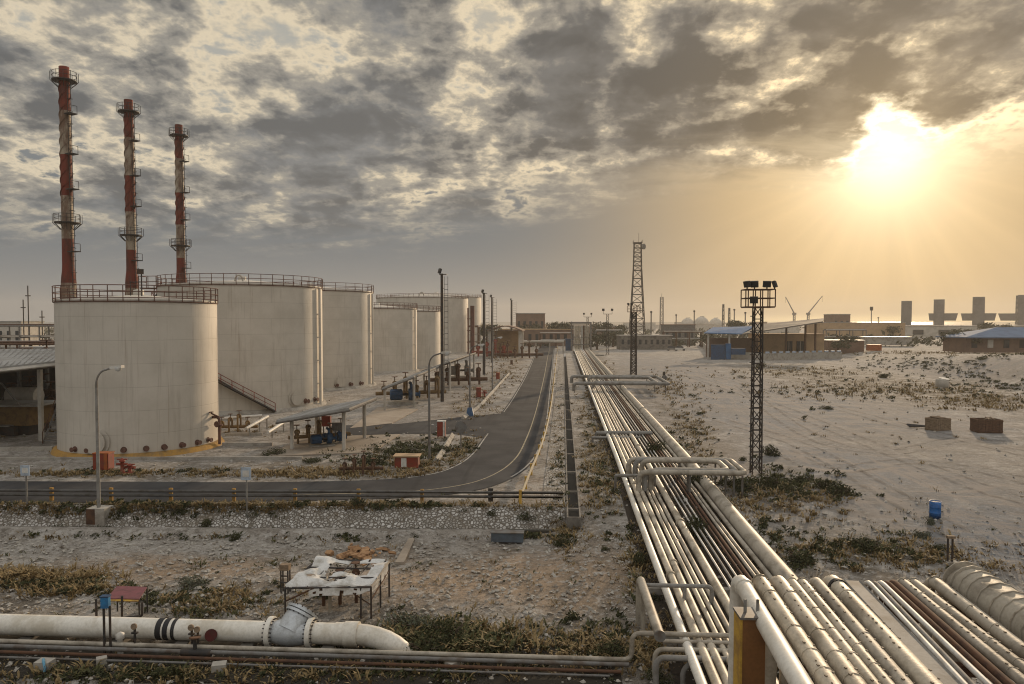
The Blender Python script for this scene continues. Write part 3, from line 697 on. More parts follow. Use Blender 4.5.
def cross_mast(px, d, H, label, arm=2.6):
    b = B(px, d); t = thing('floodlight_mast', label, 'floodlight mast', b); th = d/F*.5
    mb = MB(); lattice(mb, b, .9, .7, 0, H-1.4, 9, th*.55); mb.build('lattice_column', 'steel_dark', t)
    mb = MB().bar(b+Vector((-arm/2, 0, H-1.4)), b+Vector((arm/2, 0, H-1.4)), th*.6)
    for x in (-arm/2, arm/2): mb.bar(b+Vector((x, 0, H-1.4)), b+Vector((x, 0, H-.3)), th*.5)
    mb.build('cross_arm', 'steel_dark', t)
    for x in (-arm/2, arm/2): mb = MB(); flood(mb, b+Vector((x, 0, H)), (x, -1, -.2), .9); mb.build('floodlight', 'black', t)
cross_mast(607.5, 253, 15, 'two-headed floodlight mast right of the pipe bridge', 2.9)
cross_mast(587.5, 330, 14.5, 'small two-headed floodlight mast directly behind the pipe bridge', 3.2)
# big lattice radio tower, with its small neighbour
b = B(637, 400); t = thing('radio_tower', 'tall dark lattice radio tower tapering to a narrow top behind the light masts', 'radio tower', b)
mb = MB(); lattice(mb, b, 8.2, 4.2, 0, 38, 9, .36); lattice(mb, b, 4.2, 3.6, 38, 52, 6, .3); mb.build('lattice_body', 'steel_dark', t)
mb = MB().box(b+Vector((0, 0, 52.3)), (4.6, 4.6, .3)); [mb.bar(b+Vector((x, y, 52)), b+Vector((x, y, 53.6)), .15) for x in (-2.2, 2.2) for y in (-2.2, 2.2)]; mb.build('top_platform', 'steel_dark', t)
MB().disc(b+Vector((2.9, -2.0, 50.2)), (.7, -.7, 0), 1.5, .6, 16).build('dish_aerial', 'steel_grey', t)
MB().disc(b+Vector((-2.9, -2.6, 14.0)), (-.5, -.8, 0), 1.2, .5, 16).build('dish_aerial', 'steel_grey', t)
MB().bar(b+Vector((.6, 0, 52)), b+Vector((.6, 0, 57.5)), .13).build('whip_aerial', 'steel_dark', t)
b = B(661.5, 620); mb = MB(); lattice(mb, b, 2.6, 2.2, 0, 31, 9, .4); mb.bar(b+Vector((0, 0, 31)), b+Vector((0, 0, 34)), .25)
tag(mb.build('radio_tower', 'steel_grey', None, b), 'thin distant lattice mast right of the tall radio tower', 'radio tower')

def street_lamp(base, H, arm, label, mat='galv', block=None, group='curved street lamps'):
    t = thing('street_lamp', label, 'street lamp', base, group); a = Vector(arm)
    pts = [base, base+Vector((0, 0, H-.9))] + [base+Vector((0, 0, H-.9))+a*(1-math.cos(k/6*math.pi/2))*.6+Vector((0, 0, .8*math.sin(k/6*math.pi/2))) for k in range(1, 7)] + [base+a+Vector((0, 0, H))]
    MB().tube(pts, .075, 8, 0, True, [.11, .08]+[.06]*(len(pts)-2)).build('pole', mat, t)
    e = base+a+Vector((0, 0, H)); an = a.normalized()
    q = an.to_track_quat('X', 'Z').to_matrix()
    MB().box(e+an*.3, (.75, .30, .16), 0, 0, q).build('lamp_housing', 'white', t)
    mb = MB(); mb.lathe([(.02, -.26), (.16, -.20), (.20, -.06), (.2, 0)], 12, e+an*.38); mb.build('lamp_bowl', 'lamp_glass', t)
    return t
sb = GT(100, 523); sb.z = height(sb.x, sb.y)
lb = B(99, 44.2, 0); H1 = P(99, 369, 44.2).z
street_lamp(lb, H1, (1.05, -.1, .1), 'grey street lamp curving right in front of the nearest tank, on a low concrete block')
bl = thing('lamp_footing', 'square concrete footing with a faded red side under the street lamp', 'concrete block', (lb.x, lb.y, -.9))
MB().box((lb.x, lb.y+.1, -.55), (1.1, .95, 1.35)).build('block', 'concrete', bl); MB().box((lb.x-.28, lb.y-.385, -.35), (.52, .02, .9)).build('painted_patch', 'rust', bl)
p = G(429.5, 460); street_lamp(p, P(429.5, 354, (p-C0).dot(FH)).z, (1.05, .1, .1), 'dark street lamp with a curved arm beside the low red box, near the bend', 'steel_grey')
LP = {}
p = G(470, 416); sl3 = street_lamp(p, 8.2, (1.0, .2, .1), 'plain street lamp on a blue-grey foot, right of the tall ladder mast', 'steel_grey')
LP['foot'] = MB().lathe([(.5, 0), (.28, 1.0), (.02, 1.0)], 10, (p.x, p.y, 0)).build('foot', 'blue', sl3)
p = G(492.3, 391); street_lamp(p, 8.4, (.9, .4, .1), 'slender street lamp before the arched pump house, farther down the road', 'steel_grey')

# ------------------------------------------------------------------ guard rails and small road furniture
M['rail_dark'] = worn('weathered_rail', (.10, .098, .092), (.06, .05, .042), 2, .8)
y_r = 46.35; t = thing('guard_rail', 'low double tube guard rail with yellow posts along the near edge of the road', 'guard rail', (-20, y_r, 0))
xe = G(489, 503).x
y_r = 45.65
for z in (.42, .68): MB().tube([(x, y_r+shear(x)+j, z+j) for x, j in ((-75, 0), (-50, .02), (-30, -.02), (-12, .01), (0, 0), (xe, 0))], .085, 6).build('rail', 'rail_dark', t)
px_ = [422, 358, 294, 232, 168, 107, 46, -15, -76, -137]
for i, px in enumerate(px_):
    x = G(px, 503).x; MB().box((x, y_r+.1+shear(x), .36), (.20, .14, .95)).build('post', 'ochre', t)
MB().box((xe+.1, y_r, .5), (.3, .22, .8)).build('end_stop', 'steel_dark', t)
gpts = crom([G(*p) for p in [(558, 347), (555.5, 372), (552.5, 400), (549.5, 420), (545, 441), (538, 462), (530, 482), (522, 504)]], 6)
t = thing('crash_barrier', 'long faded yellow crash barrier along the right edge of the road up to the bend', 'crash barrier', gpts[-1])
for w0, w1, tk in ((.52, .80, .05),):
    mb = MB(); n = len(gpts); nn = []
    for i, p in enumerate(gpts): d_ = (gpts[min(i+1, n-1)]-gpts[max(i-1, 0)]).normalized(); nn.append(Vector((-d_.y, d_.x, 0)))
    prof = [(.0, .50), (.05, .58), (.0, .65), (.05, .72), (0, .80), (-.03, .80), (.02, .72), (-.03, .65), (.02, .58), (-.03, .50)]
    vs = [p+q*a_+Vector((0, 0, z_)) for p, q in zip(gpts, nn) for a_, z_ in prof]; k = len(prof)
    mb.add(vs, [(i*k+j, i*k+(j+1) % k, (i+1)*k+(j+1) % k, (i+1)*k+j) for i in range(n-1) for j in range(k)]); mb.build('beam', worn('pale_yellow_barrier', (.30, .255, .165), (.22, .195, .15), 2, .8), t)
s = 0; last = None
for i in range(n-1, -1, -1):
    if last is None or (gpts[i]-last).length > 3.4:
        last = gpts[i]; MB().box(last-nn[i]*.1+Vector((0, 0, .40)), (.16, .16, .9), math.atan2(nn[i].y, nn[i].x)).build('post', 'yellow', t)
def cabinet(px, py, w, h, dp, label, mat='red', name='fire_hose_cabinet', cat='cabinet', rz=.05, side=None, z=0):
    p = G(px, py, z); t = thing(name, label, cat, p)
    MB().box(p+Vector((0, dp/2, h*.56)), (w, dp, h*.88), rz).build('body', mat, t)
    MB().box(p+Vector((0, dp/2, h*1.01)), (w*1.08, dp*1.08, .06), rz).build('lid', side or mat, t)
    MB().box(p+Vector((-w*.02, -.015, h*.56)), (w*.84, .03, h*.76), rz).build('door', mat, t)
    for x in (-w*.42, w*.42): MB().box(p+Vector((x, dp/2, h*.06)), (.08, dp*.8, h*.13)).build('leg', 'steel_dark', t)
    if side: MB().box(p+Vector((w*.36, -.03, h*.56)), (w*.22, .03, h*.84), rz).build('side_panel', side, t)
    return t
cabinet(100.5, 472, 1.15, 1.35, .8, 'red and orange fire hose cabinet at the foot of the nearest tank', side='orange')
cabinet(441, 438.5, .75, 1.6, .7, 'red fire cabinet with a pale top on the grass beside the side road', side='white')
cabinet(478.5, 398.5, .7, 1.5, .6, 'red fire cabinet on the verge right of the tall ladder mast')
cabinet(497.8, 380, .7, 1.35, .6, 'distant red fire cabinet on the verge before the pump house', side='orange')
cabinet(511.5, 365, .6, 1.2, .5, 'tiny red-brown cabinet at the far end of the verge', 'rust')
def hydrant(px, py, h, label):
    p = G(px, py); t = thing('fire_hydrant', label, 'hydrant', p)
    mb = MB().lathe([(.26, 0), (.26, .08), (.13, .1), (.13, h*.72), (.2, h*.74), (.2, h*.82), (.08, h*.95), (.01, h)], 12, p); mb.build('barrel', 'red', t)
    for sg in (-1, 1): MB().tube([p+Vector((0, 0, h*.6)), p+Vector((sg*.42, -.05, h*.6))], .1, 8).build('outlet', 'red', t)
    MB().box(p+Vector((0, 0, h*.9)), (.7, .12, .07), .2).build('handle', 'red', t)
hydrant(122.5, 473.5, 1.15, 'red hydrant beside the red and orange cabinet near the first tank')
hydrant(130, 473, .7, 'short rusty red hydrant right of a taller one near the first tank')
hydrant(484.5, 397, 1.0, 'small orange-red hydrant just right of the cabinet near the tall mast')
def road_sign(px, py0, py1, label, w=.55, h=.62, z=0):
    p = GT(px, py0); d = (p-C0).dot(FH); H = P(px, py1, d).z-p.z; t = thing('road_sign', label, 'road sign', p)
    MB().tube([p, p+Vector((0, 0, H))], .05, 8).build('post', 'galv', t)
    MB().box(p+Vector((0, -.08, H-h/2)), (w, .04, h), .06).build('sign_panel', 'sign_face', t)
    MB().box(p+Vector((.0, -.105, H-h/2)), (w*.62, .012, h*.5), .06).build('faded_symbol', 'white', t)
road_sign(27, 505.5, 465, 'small pale blue sign on a thin post by the road, left of the street lamp')
road_sign(247, 512, 467, 'small pale blue-green sign on a thin post, right of the nearest tank', .6, .75)
p = G(461, 451); t = thing('round_sign', 'round grey road sign seen from behind at the road junction', 'road sign', p)
MB().tube([p, p+Vector((0, 0, 2.3))], .055, 8).build('post', 'steel_grey', t); MB().disc(p+Vector((0, -.07, 2.05)), (.15, -1, 0), .52, .03, 20).build('sign_disc', 'steel_grey', t)
# low red valve box in the grass
p = G(406, 468); t = thing('valve_box', 'low rusty red box with a pale tan lid in the grass inside the bend', 'valve box', p)
MB().box(p+Vector((0, .5, .42)), (1.75, 1.1, .84), .06).build('body', 'red', t); MB().box(p+Vector((.0, .5, .88)), (2.0, 1.3, .09), .06).build('lid', 'tan_wall', t); MB().box(p+Vector((-.15, -.07, .42)), (.4, .03, .7), .06).build('panel', 'white', t)
p = G(507, 544, -1.1); t = thing('metal_box', 'flat blue-grey metal box against the foot of the stone bank', 'metal box', p)
MB().box(p+Vector((0, .3, .33)), (1.75, .5, .5)).build('body', worn('bluegrey', (.10, .125, .15), (.08, .09, .10), 2, .6), t); MB().box(p+Vector((0, .28, .60)), (1.85, .6, .05)).build('lid', 'steel_grey', t)

# ------------------------------------------------------------------ pump shelters on the left
def shelter(fl, fr, bl_, br, zl, zr, label, over=1.1, legs=True, th=.16, extra_posts=()):
    c = (fl+fr+bl_+br)/4; t = thing('pump_shelter', label, 'open shelter', (c.x, c.y, 0), 'sloping pump shelters beside the tanks')
    def ext(p): q = p-c; q.z = 0; return c+q*(1+over/q.length)
    A, Bq, Cq, Dq = ext(fl), ext(fr), ext(br), ext(bl_)
    zz = lambda l: (zl-.12 if l else zr+.12)
    lo = [Vector((A.x, A.y, zz(1))), Vector((Bq.x, Bq.y, zz(0))), Vector((Cq.x, Cq.y, zz(0))), Vector((Dq.x, Dq.y, zz(1)))]
    up = [v+Vector((0, 0, th)) for v in lo]
    MB().hexa(lo, up, 0).build('roof', 'grey_roof', t)
    mb = MB()
    for i in range(7):
        k = i/6; mb.bar(lo[0].lerp(lo[3], k)-Vector((0, 0, .08)), lo[1].lerp(lo[2], k)-Vector((0, 0, .08)), .10)
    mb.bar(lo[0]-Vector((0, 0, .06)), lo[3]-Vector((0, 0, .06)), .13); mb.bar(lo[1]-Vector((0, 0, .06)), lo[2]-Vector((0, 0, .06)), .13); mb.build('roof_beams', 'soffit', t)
    mb = MB()
    for i in range(22):
        k = (i+.5)/22; mb.bar(up[0].lerp(up[3], k)+Vector((0, 0, .02)), up[1].lerp(up[2], k)+Vector((0, 0, .02)), .04)
    mb.build('roof_ribs', 'grey_roof', t)
    for p, z in ((fl, zl), (fr, zr), (bl_, zl), (br, zr)):
        MB().tube([(p.x, p.y, 0), (p.x, p.y, z)], .17, 10).build('post', 'pale_wall', t)
    return t
shelter(G(292, 450), G(344, 451), G(317, 439), G(364.5, 439), 2.65, 3.55, 'sloping sheet roof on white posts over blue pumps, nearest shelter right of the widest tank', 1.5)
shelter(G(385, 411), G(414, 407), G(416, 393), G(440, 391), 2.9, 3.8, 'second sloping sheet roof shelter, by the foot of the third tank', 1.2)
shelter(G(424, 391), G(450, 391), G(455, 377), G(474, 377), 3.2, 4.6, 'third sloping roof shelter, long and pale, right behind the tall ladder mast', 1.6)
def pump(p, rz, label, s=1.0, mat='blue'):
    t = thing('pump', label, 'pump', p, 'pumps under the sloping shelters'); m = Matrix.Rotation(rz, 3, 'Z'); L = lambda x, y, z: p+(m @ Vector((x, y, z)))*s
    MB().box(L(0, 0, .1), (2.3*s, .9*s, .2*s), rz).build('base_frame', 'concrete', t)
    mb = MB().tube([L(-1.0, 0, .75), L(-.05, 0, .75)], .38*s, 14)
    for k in range(8): a = 2*math.pi*k/8; mb.bar(L(-.95, .40*math.cos(a), .75+.40*math.sin(a)), L(-.1, .40*math.cos(a), .75+.40*math.sin(a)), .05*s)
    mb.build('motor', mat, t); MB().tube([L(-.05, 0, .75), L(.45, 0, .75)], .1*s, 8).build('shaft', 'steel_dark', t)
    mb = MB().disc(L(.65, 0, .75), m @ Vector((1, 0, 0)), .48*s, .4*s, 16); mb.tube(rounded([L(.65, 0, 1.1), L(.65, 0, 1.6), L(.65, .9, 1.6)], .25), .13*s, 8); mb.tube([L(.8, 0, .75), L(1.3, 0, .75)], .15*s, 8); mb.disc(L(1.3, 0, .75), m @ Vector((1, 0, 0)), .28*s, .08*s, 12); mb.build('casing', mat, t)
    return t
pump(G(322, 447), .5, 'blue pump with its motor, on the left under the nearest shelter', .95); pump(G(333, 444.5), .5, 'blue pump standing just right of another under the nearest shelter', .9)
pump(G(403, 404), .3, 'dark blue pump under the second shelter', 1.7); pump(G(460, 378), .2, 'dark pump under the long third shelter', 2.0, 'steel_grey')
M['ochre_dull'] = worn('dull_ochre_pipe', (.20, .125, .05), (.11, .07, .04), 2, .8)
def manifold(p, rz, n, label, s=1.0, mat='rust', wheel='rust', name='valve_manifold'):
    t = thing(name, label, 'valve manifold', p); m = Matrix.Rotation(rz, 3, 'Z'); L = lambda x, y, z: p+(m @ Vector((x, y, z)))*s
    MB().tube([L(-.6, .5, .5), L(n*.9, .5, .5)], .16*s, 8).build('header_pipe', mat, t)
    for i in range(n):
        x = i*.9; h = 1.0+.35*((i*7) % 3)
        r_ = MB().tube(rounded([L(x, .5, .5), L(x, .5, h), L(x, -.5, h), L(x, -.5, .1)], .2), .1*s, 8); r_.disc(L(x, -.1, h), m @ Vector((0, 1, 0)), .24*s, .10*s, 10); r_ = r_.build('riser', mat, t)
        w = MB().disc(L(x, 0, h+.55), (0, 0, 1), .26*s, .05*s, 12); w.tube([L(x, 0, h), L(x, 0, h+.55)], .04*s, 6); w.build('handwheel', wheel, r_)
    return t
ORG_FIX = None
manifold(G(297, 444), .5, 5, 'rusty valve manifold with handwheels behind the blue pumps of the nearest shelter', 1.1, 'ochre_dull', 'rust')
manifold(G(384, 400), .4, 6, 'yellow and rust coloured manifold under the second shelter', 1.7, 'ochre_dull', 'rust')
manifold(G(437, 386), .3, 5, 'brown pipe manifold under the long third shelter', 2.0, 'rust', 'rust')
manifold(G(345, 474.5), .1, 4, 'small rusty pipework with valves on the verge inside the bend', .75, 'rust', 'rust')
manifold(G(222, 432), .1, 4, 'low rusty valve group at the right foot of the nearest tank', .95, 'ochre_dull', 'rust')
p = G(326, 437); t = thing('switch_box', 'red switch box standing under the nearest shelter', 'switch box', p); MB().box(p+Vector((0, .2, 1.5)), (.85, .4, 1.0)).build('box', 'red', t); [MB().bar(p+Vector((x, .2, 0)), p+Vector((x, .2, 1.1)), .07).build('leg', 'steel_dark', t) for x in (-.3, .3)]
for i, (px, lb_) in enumerate(((335.5, 'left of two small grey control posts under the nearest shelter'), (340, 'right of two small grey control posts under the nearest shelter'))):
    p = G(px, 444); t = thing('control_post', lb_, 'control post', p); MB().bar(p, p+Vector((0, 0, 1.7)), .09).build('post', 'steel_grey', t); MB().box(p+Vector((0, -.1, 1.6)), (.5, .25, .7)).build('box', 'steel_grey', t)
# pipes from the tanks towards the pumps
for i, (a, b_, z, lb_) in enumerate((((222, 427), (262, 424), .9, 'white pipe on low supports between the nearest tank and the stair foot'), ((246, 437), (268, 429), .8, 'slanting white pipe end in front of the widest tank'), ((268, 440), (293, 428), .7, 'white slanting pipe reaching under the nearest shelter roof'))):
    pa, pb = G(*a), G(*b_); pa.z = z; pb.z = z+(.5 if i else 0); mb = MB().tube([pa, pb], .15, 8); t = thing('process_pipe', lb_, 'pipe', (pa.x, pa.y, 0)); mb.build('pipe_body', 'white', t)
    for k in (.15, .6, .95): q = pa.lerp(pb, k); MB().bar((q.x, q.y, 0), (q.x, q.y, q.z-.1), .1).build('support', 'concrete', t)
# pump house at the end of the road, with its arched roof and pipework
b = B(505, 238); t = thing('pump_house', 'open brown pump house with a low arched roof at the far end of the tanks', 'pump house', b)
mb = MB(); n = 10; w_, dp = 11.0, 14.0
arc = [Vector((w_*(i/n-.5), 0, 8.0+1.5*math.sin(math.pi*i/n))) for i in range(n+1)]
mb.hexa([b+v+Vector((0, -2, 0)) for v in arc]+[b+v+Vector((0, -2, .35)) for v in arc[::-1]], [b+v+Vector((0, dp, 0)) for v in arc]+[b+v+Vector((0, dp, .35)) for v in arc[::-1]]); mb.build('arched_roof', 'brown_wall', t)
for x in (-4.8, 4.8):
    for y in (0, 10): MB().box(b+Vector((x, y, 4.1)), (1.1, 1.1, 8.2)).build('pillar', 'pale_wall', t)
MB().box(b+Vector((0, 12, 4)), (9.6, .3, 8)).build('rear_wall', 'tan_wall', t)
manifold(B(493, 226), .1, 7, 'dark red pipework and valves inside the arched pump house', 2.4, 'rust', 'rust')
manifold(B(478, 236), .2, 4, 'red pipework and valves between the standpipe and the pump house', 3.0, 'red', 'rust')
# ------------------------------------------------------------------ left edge shed
zr = 7.0; t = thing('open_shed', 'large open shed with a pale sloping sheet roof at the left edge', 'shed', B(-20, 78))
lo = [P(-220, 392, 58), P(60, 362.5, 69), P(78, 350, 96), P(-160, 351, 96)]
MB().hexa(lo, [v+Vector((0, 0, .18)) for v in lo]).build('roof', 'grey_roof', t)
mb = MB()
for k in range(40): q = k/39; mb.bar(lo[0].lerp(lo[1], q)+Vector((0, 0, .21)), lo[3].lerp(lo[2], q)+Vector((0, 0, .21)), .05)
mb.build('roof_ribs', 'grey_roof', t)
MB().bar(lo[0]-Vector((0, 0, .2)), lo[1]-Vector((0, 0, .2)), .32).build('eaves_beam', 'pale_wall', t)
mb = MB()
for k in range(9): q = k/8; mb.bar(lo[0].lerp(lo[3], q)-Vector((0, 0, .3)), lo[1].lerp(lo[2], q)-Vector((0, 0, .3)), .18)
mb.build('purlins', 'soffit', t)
for px, d, mat in ((41.5, 70, 'pale_wall'), (-40, 64, 'pale_wall'), (20, 90, 'steel_grey'), (48, 92, 'steel_grey'), (-10, 92, 'steel_grey')):
    q = B(px, d); MB().box(q+Vector((0, 0, 3.3)), (.34, .34, 6.6)).build('post', mat, t)
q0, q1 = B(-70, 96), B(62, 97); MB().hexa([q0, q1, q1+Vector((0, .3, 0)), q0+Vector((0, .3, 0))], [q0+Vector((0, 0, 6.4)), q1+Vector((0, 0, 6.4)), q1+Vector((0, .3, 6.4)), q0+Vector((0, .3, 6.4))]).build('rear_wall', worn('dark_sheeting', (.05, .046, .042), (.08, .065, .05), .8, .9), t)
q = P(2, 384, 70); mb = MB().bar(q, P(20, 405, 70), .14); mb.bar(q+Vector((-2, 0, 1)), q, .14); mb.build('brace', 'steel_grey', t)
b = B(8, 73); t = thing('store_room', 'low tan walled store with a flat sheet roof under the open shed', 'store room', b)
MB().box(b+Vector((-2.2, 2, 1.9)), (8.5, 3.6, 1.9)).build('wall', 'ochre_dull', t); MB().box(b+Vector((-2.0, 1.6, 2.95)), (10.2, 5.0, .16), .10).build('roof', 'grey_roof', t)
MB().box(b+Vector((-2.2, 2.1, .5)), (8.0, 3.2, 1.0)).build('plinth', 'steel_dark', t); MB().box(b+Vector((-3.0, -.4, 1.0)), (7.0, .7, .12), .08).build('work_shelf', 'galv', t)
for x in (-4.8, -2.4, .4): MB().box(b+Vector((x, .0, .45)), (.9, .6, .9)).build('locker', 'steel_dark', t)
b = B(49, 68); t = thing('steel_stair', 'rusty steel stair between the open shed and the nearest tank', 'stair', b)
mb = MB()
for k in range(14): mb.box(b+Vector((.15, .2+k*.22, .3+k*.32)), (1.4, .26, .06))
for x in (-.6, .9): mb.bar(b+Vector((x, 0, 0)), b+Vector((x, 3.2, 4.9)), .14)
mb.build('flight', 'steel_grey', t); mb = MB()
for x in (-.6, .9):
    mb.bar(b+Vector((x, 0, 1.0)), b+Vector((x, 3.2, 5.9)), .07)
    for k in range(5): mb.bar(b+Vector((x, k*.8, k*1.22)), b+Vector((x, k*.8, k*1.22+1.05)), .07)
mb.build('handrail', 'rust', t)
b = B(25, 80); t = thing('vessel', 'small pale horizontal vessel in the gloom under the shed roof', 'vessel', b); MB().tube([b+Vector((-1.6, 0, 3.2)), b+Vector((1.6, 0, 3.2))], .9, 16).build('drum', 'pale_wall', t); [MB().box(b+Vector((x, 0, 1.2)), (.4, 1.2, 2.4)).build('saddle', 'concrete', t) for x in (-1, 1)]
rng = random.Random(5)
for i, (px, d) in enumerate(((-6, 84), (10, 88), (34, 86), (52, 84))):
    manifold(B(px, d), .1, 5, ['dark pipework at the left end under the open shed', 'dark pipework beside the small pale vessel under the shed', 'rusty pipework behind the white shed post', 'rusty pipework by the steel stair under the shed'][i], 2.2, ['steel_dark', 'steel_grey', 'rust', 'rust'][i], 'rust')
# plant beyond the shed
def rack(px0, px1, d, H, label, levels=3, mat='rust'):
    a, b_ = B(px0, d), B(px1, d); t = thing('pipe_rack', label, 'pipe rack', a); n = max(2, int((b_-a).length/5))
    mb = MB()
    for i in range(n+1):
        q = a.lerp(b_, i/n)
        for dy in (0, 4): mb.bar(q+Vector((0, dy, 0)), q+Vector((0, dy, H)), .35)
        for l in range(1, levels+1): mb.bar(q+Vector((0, 0, H*l/levels)), q+Vector((0, 4, H*l/levels)), .3)
    for dy in (0, 4): mb.bar(a+Vector((0, dy, H)), b_+Vector((0, dy, H)), .28)
    mb.build('frame', mat, t)
    for l in range(1, levels+1):
        for k in range(3): MB().tube([a+Vector((0, k*1.4+.5, H*l/levels+.35)), b_+Vector((0, k*1.4+.5, H*l/levels+.35))], .22+.1*(k % 2), 6).build('pipe', ['rust', 'galv', 'pale_wall'][(k+l) % 3], t)
rack(-60, 70, 150, 6.6, 'rusty pipe rack beyond the open shed, left of the nearest tank', 3)
rack(-60, 60, 215, 9.8, 'taller pipe rack on the skyline at the far left', 3, 'steel_grey')
def block(px0, px1, d, H, dp, label, mat='tan_wall', name='building', cat='building', roof='grey_roof', z=0, win=0, rz=0.0, door=False, over=.25):
    a, b_ = B(px0, d, z), B(px1, d, z); c = (a+b_)/2; w = (b_-a).length; rz = rz+math.atan2((b_-a).y, (b_-a).x); m = Matrix.Rotation(rz, 3, 'Z')
    t = thing(name, label, cat, c); L = lambda x, y, zz: c+(m @ Vector((x, y, zz)))
    MB().box(L(0, dp/2, H/2), (w, dp, H), rz).build('wall', mat, t)
    if roof: MB().box(L(0, dp/2, H+.15), (w+over*2, dp+over*2, .3), rz).build('roof', roof, t)
    for i in range(win):
        x = -w/2+w*(i+.5)/win; f = MB().box(L(x, -.03, H*.55), (w/win*.42, .08, H*.36), rz).build('window', 'window_dark', t); MB().box(L(x, -.10, H*.35), (w/win*.5, .14, .15), rz).build('sill', 'pale_wall', f)
    return t, L, w
block(26, 60, 128, 6.5, 10, 'grey flat-roofed hut just left of the nearest tank, behind the shed roof', 'concrete', roof='grey_roof')
block(-12, 22, 250, 11.0, 12, 'pale boxy plant building on the skyline at the far left', 'pale_wall', win=4)
for px, d, h, lb_ in ((24.5, 240, 18, 'thin vent pole on the skyline at the far left'), (29.5, 232, 22, 'taller thin aerial pole on the skyline left of the nearest tank'), (43, 236, 14.5, 'stubby vent pole close to the edge of the nearest tank')):
    b = B(px, d); t = thing('vent_pole', lb_, 'pole', b); MB().tube([b, b+Vector((0, 0, h))], .18, 6).build('pole', 'steel_dark', t); MB().box(b+Vector((0, 0, h*.86)), (1.6, .3, .3)).build('cross_arm', 'steel_dark', t)
for px, d, lb_ in ((6, 120, 'rusty stack of vessels under the skyline rack at the far left'), (20, 112, 'rusty valve cluster left of the grey hut')): manifold(B(px, d), .1, 6, lb_, 3.6, 'rust', 'rust')

# ------------------------------------------------------------------ the pipe corridor
ZE = 4.8
M['seam_pale'] = worn('cladding_lap', (.40, .345, .27), (.25, .21, .16), 6, .7)
PIPES = [  # px on the ground at row 514, px of the bridge start at row 577, px at row 684, ground r, bridge r, look, label
    (637, 738, 801, .185, .20, 'cream_pipe', 'smooth cream white pipe, leftmost of the corridor, bending up beside the yellow column'),
    (645, 757, 829, .175, .19, 'clad', 'second pipe of the corridor, thick tan cladding, just right of the smooth white one'),
    (651, 775, 854, .165, .19, 'clad', 'third pipe of the corridor, thick tan cladding, between a thick and a thin pipe'),
    (657.5, 788, 873, .11, .115, 'clad', 'left of the two thin clad pipes lying side by side in the corridor'),
    (662, 798, 887, .11, .115, 'clad', 'right of the two thin clad pipes lying side by side in the corridor'),
    (667, 812, 904, .115, .14, 'clad_grey', 'grey clad pipe between the pair of thin pipes and the thickest clad pipe'),
    (675, 828, 928, .22, .20, 'clad', 'thickest clad pipe in the corridor middle, left of the flat cable tray'),
    (684, 864, 964, .055, .06, 'white', 'thin white pipe nearest the flat cable tray'),
    (689, 870, 972, .06, .05, 'galv', 'thin grey pipe right of the first thin white one by the cable tray'),
    (694, 876, 988, .055, .06, 'white', 'thin white pipe next to the rusty pipes'),
    (699, 882, 998, .06, .055, 'rust', 'thinner of the two rusty brown pipes'),
    (703, 888, 1009, .09, .09, 'rust', 'thicker of the two rusty brown pipes'),
    (708, 897, 1026, .09, .11, 'clad_grey', 'left one of two grey beige clad pipes right of the rusty pipes'),
    (712, 907, 1044, .09, .11, 'clad_grey', 'right one of two grey beige clad pipes right of the rusty pipes'),
    (719, 928, 1066, .13, .15, 'clad_grey', 'plain grey pipe beside the giant ringed pipe'),
    (730, 957, 1118, .47, .50, 'clad_grey', 'giant beige pipe ringed with seams, rightmost of the corridor')]
NEARV = 290.0
pipe_pts = []; PIPE_X = []
